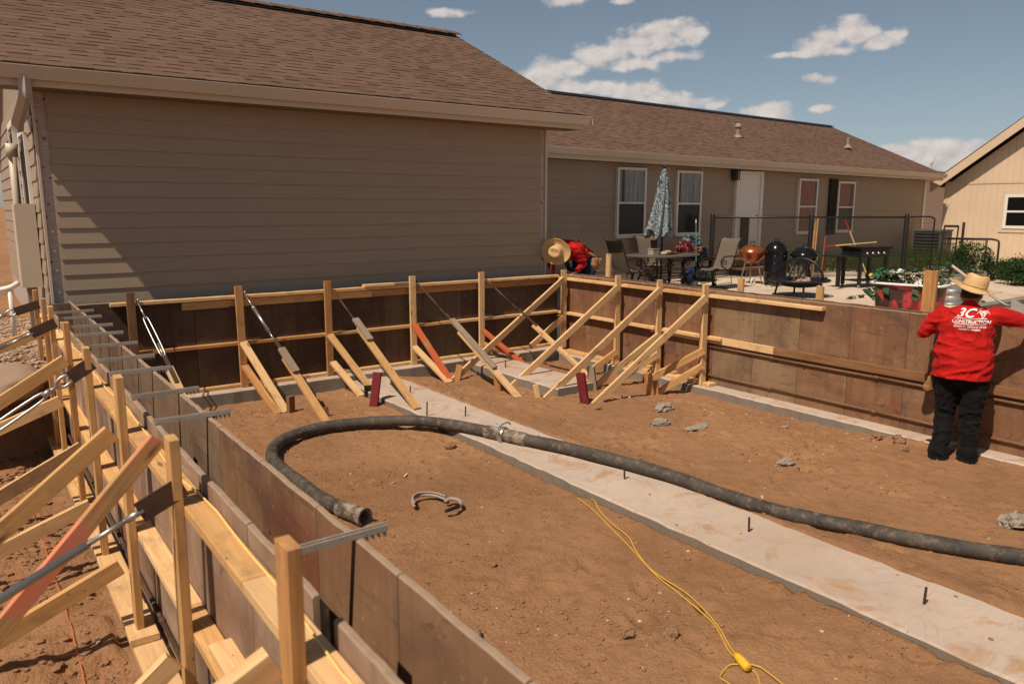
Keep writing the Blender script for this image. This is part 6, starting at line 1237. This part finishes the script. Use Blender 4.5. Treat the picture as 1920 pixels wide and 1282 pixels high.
# concrete chunks and stones one can pick out
RUB = plain('rubble_concrete', (.285, .245, .20), .9, 0, .15, .25, 14, .8); STN = plain('brown_stone', (.25, .15, .09), .9, 0, .15, .3, 14, .8)
rk = [((6.50, 5.98), (.17, .10, .06), RUB, 'flat grey concrete slab piece lying before the braces', 'rubble'), ((5.98, 5.55), (.13, .06, .055), RUB, 'long grey concrete chunk nearer the hose', 'rubble'), ((6.25, 5.24), (.19, .09, .022), RUB, 'crumbled flat patch of dried concrete', 'rubble'), ((5.99, 3.98), (.10, .07, .035), RUB, 'broken grey concrete flake near the middle of the right dirt', 'rubble'), ((6.02, 2.10), (.14, .10, .085), RUB, 'pale concrete lump by the hose at the right edge', 'rubble'),
      ((7.36, 3.66), (.075, .06, .06), STN, 'brown clod against the right footing beside the worker', 'stone'), ((7.44, 3.90), (.10, .07, .045), STN, 'dark crumbly clod left of the brown clod by the footing', 'stone'), ((7.22, 3.52), (.06, .05, .045), STN, 'small brown clod close to the worker', 'stone'), ((7.38, 3.30), (.15, .07, .05), RUB, 'grey dried concrete spill by the worker boots', 'rubble'),
      ((2.80, 2.77), (.055, .04, .032), STN, 'flat brown stone left of its neighbour at the bottom of the pit', 'stone'), ((2.99, 2.63), (.05, .04, .035), STN, 'rounded brown stone near the yellow cord', 'stone'), ((2.66, 3.9), (.035, .028, .02), STN, 'small brown stone below the hose clamp', 'stone'), ((2.10, 3.25), (.05, .04, .04), STN, 'brown clod beside the near left form panel', 'stone'), ((5.9, 6.45), (.05, .04, .03), STN, 'small clod at the foot of the long pale brace', 'stone'), ((7.0, 4.7), (.07, .03, .02), RUB, 'thin grey concrete splash near the right footing', 'rubble'), ((3.75, 6.25), (.06, .05, .05), STN, 'dark clod where the hose meets the concrete strip', 'stone')]
for k, ((x, y), s, mt_, lb, cat) in enumerate(rk):
    me = rock_mesh(cat, s[0], s[1], s[2], 500 + k, 3, .9); me.materials.append(mt_); o = link_mesh('concrete_chunk' if cat == 'rubble' else 'clod', me, None, None, Matrix.Translation((x, y, gz(x, y) + s[2] * .45)) @ Matrix.Rotation(random.uniform(-.6, .6), 4, 'Z')); tag(o, lb, cat)
# loose pebbles, clods and chips scattered over the dirt
rnd = random.Random(11)
def pebbles(name, label, n, region, zf, mats, smin, smax, clump=0.6):
    base = []
    for k in range(5):
        bm = bmesh.new(); bmesh.ops.create_icosphere(bm, subdivisions=1, radius=1); rr_ = random.Random(k)
        for v_ in bm.verts: v_.co *= rr_.uniform(.65, 1.1)
        base.append((np.array([v_.co[:] for v_ in bm.verts]), [tuple(v_.index for v_ in f.verts) for f in bm.faces])); bm.free()
    xs = []; ys_ = []; (x0, x1, y0, y1) = region; cx = [(rnd.uniform(x0, x1), rnd.uniform(y0, y1)) for _ in range(60)]
    for _ in range(n):
        if rnd.random() < clump: c_ = rnd.choice(cx); xs.append(min(max(rnd.gauss(c_[0], .22), x0), x1)); ys_.append(min(max(rnd.gauss(c_[1], .22), y0), y1))
        else: xs.append(rnd.uniform(x0, x1)); ys_.append(rnd.uniform(y0, y1))
    X = np.array(xs); Y = np.array(ys_); Z = zf(X, Y); VV = []; FF = []; MI = []; off_ = 0
    for i in range(n):
        s = smin * (smax / smin) ** (rnd.random() ** 2.2); bv, bf = base[rnd.randrange(5)]; a = rnd.uniform(0, 6.28); ca, sa = math.cos(a), math.sin(a); fl = rnd.uniform(.45, .85); st = rnd.uniform(.8, 1.7)
        p = bv * np.array([s * st, s, s * fl]); q_ = np.stack([p[:, 0] * ca - p[:, 1] * sa + X[i], p[:, 0] * sa + p[:, 1] * ca + Y[i], p[:, 2] + Z[i] + s * fl * .25], 1); VV.append(q_); FF += [(a_ + off_, b2_ + off_, c2_ + off_) for a_, b2_, c2_ in bf]; off_ += len(bv); MI += [rnd.choices(range(len(mats)), [8, 3, .45][:len(mats)])[0]] * len(bf)
    me = bpy.data.meshes.new(name); me.from_pydata(np.concatenate(VV).tolist(), [], FF)
    for m_ in mats: me.materials.append(m_)
    me.polygons.foreach_set('material_index', MI); o = bpy.data.objects.new(name, me); COL.objects.link(o); return tag(o, label, 'pebbles', kind='stuff')
def mask_pit(X, Y):
    Z = pit_z(X, Y); Z = np.where((X > 3.93) & (X < 4.70), np.where(rndm(X) < .03, 0.0, -.25), Z); return np.where((X > 5.83) & (X < 6.54) & (Y > 7.1), -.25, Z)
def rndm(X): return np.modf(np.abs(np.sin(X * 1234.5)) * 977)[0]
CLOD = plain('soil_clod', (.27, .145, .075), .95, 0, .1, .25, 30, .5); CHIP = plain('pale_pebble', (.50, .39, .29), .9, 0, .15, .2, 30)
pebbles('soil_clods', 'loose clods and pale pebbles scattered over the pit floor', 15000, (1.2, 7.5, 1.0, 9.2), mask_pit, [CLOD, CLOD, CHIP], .0028, .017, .75)
pebbles('trench_pebbles', 'pebbles and clods scattered over the trench dirt', 3500, (-1.2, .48, 2.2, 8.6), left_z, [CLOD, STN, CHIP], .006, .04)
GRV = plain('river_gravel', (.36, .27, .20), .8, 0, .2, .3, 20); GRV2 = plain('river_gravel_pale', (.48, .38, .29), .8, 0, .2, .2, 20)
pebbles('river_gravel', 'bed of tan river gravel beside the house corner', 5000, (-.8, .74, 8.7, 12.5), left_z, [GRV, GRV2, STN], .012, .035, .2)
# fabric covered bank edge
me = rock_mesh('landscape_fabric', .62, .75, .20, 600, 4, .25); q = M_('landscape_fabric', .9, 0, .1); q.set('Base Color', q.mix(q.noise(q.co(), 2.5, 5), (.30, .22, .155), (.40, .30, .22))); q.bump(q.noise(q.co(), 3, 4), .4, .03); me.materials.append(q.m); me.shade_smooth(); tag(link_mesh('landscape_fabric', me, None, None, Matrix.Translation((-.05, 8.62, .62))), 'dusty grey fabric lump over the gravel bank at the left edge', 'fabric')
# wood chips
for k, (x, y, lb) in enumerate(((2.98, 5.75, 'small pale wood chip in the dirt above the clamp'), (5.05, 3.55, 'small pale wood chip right of the hose'), (6.55, 6.60, 'white paper scrap beside the stake of the last brace'))): o = lumber('wood_chip', (x, y, gz(x, y) + .012), (x + .05, y + .045, gz(x, y) + .016), .018, .008, WOODL if k < 2 else WHITE); tag(o, lb, 'chip')

# white drain pipes at the left edge by the house end
dp = thing('drain_pipe', 'white plastic drain pipe beside the house end wall', 'pipe', (.4, 10.6, .9)); m = MB(); m.tube(smooth_path([(.50, 10.2, 1.42), (.40, 10.3, 1.36), (.10, 10.4, 1.30)], 4), .03, 10); m.build('pipe', WHITE, dp, smooth=True); m = MB(); m.tube([(.42, 10.3, .78), (.42, 10.3, 1.355)], .025, 10); m.build('riser', WHITE, dp, smooth=True)
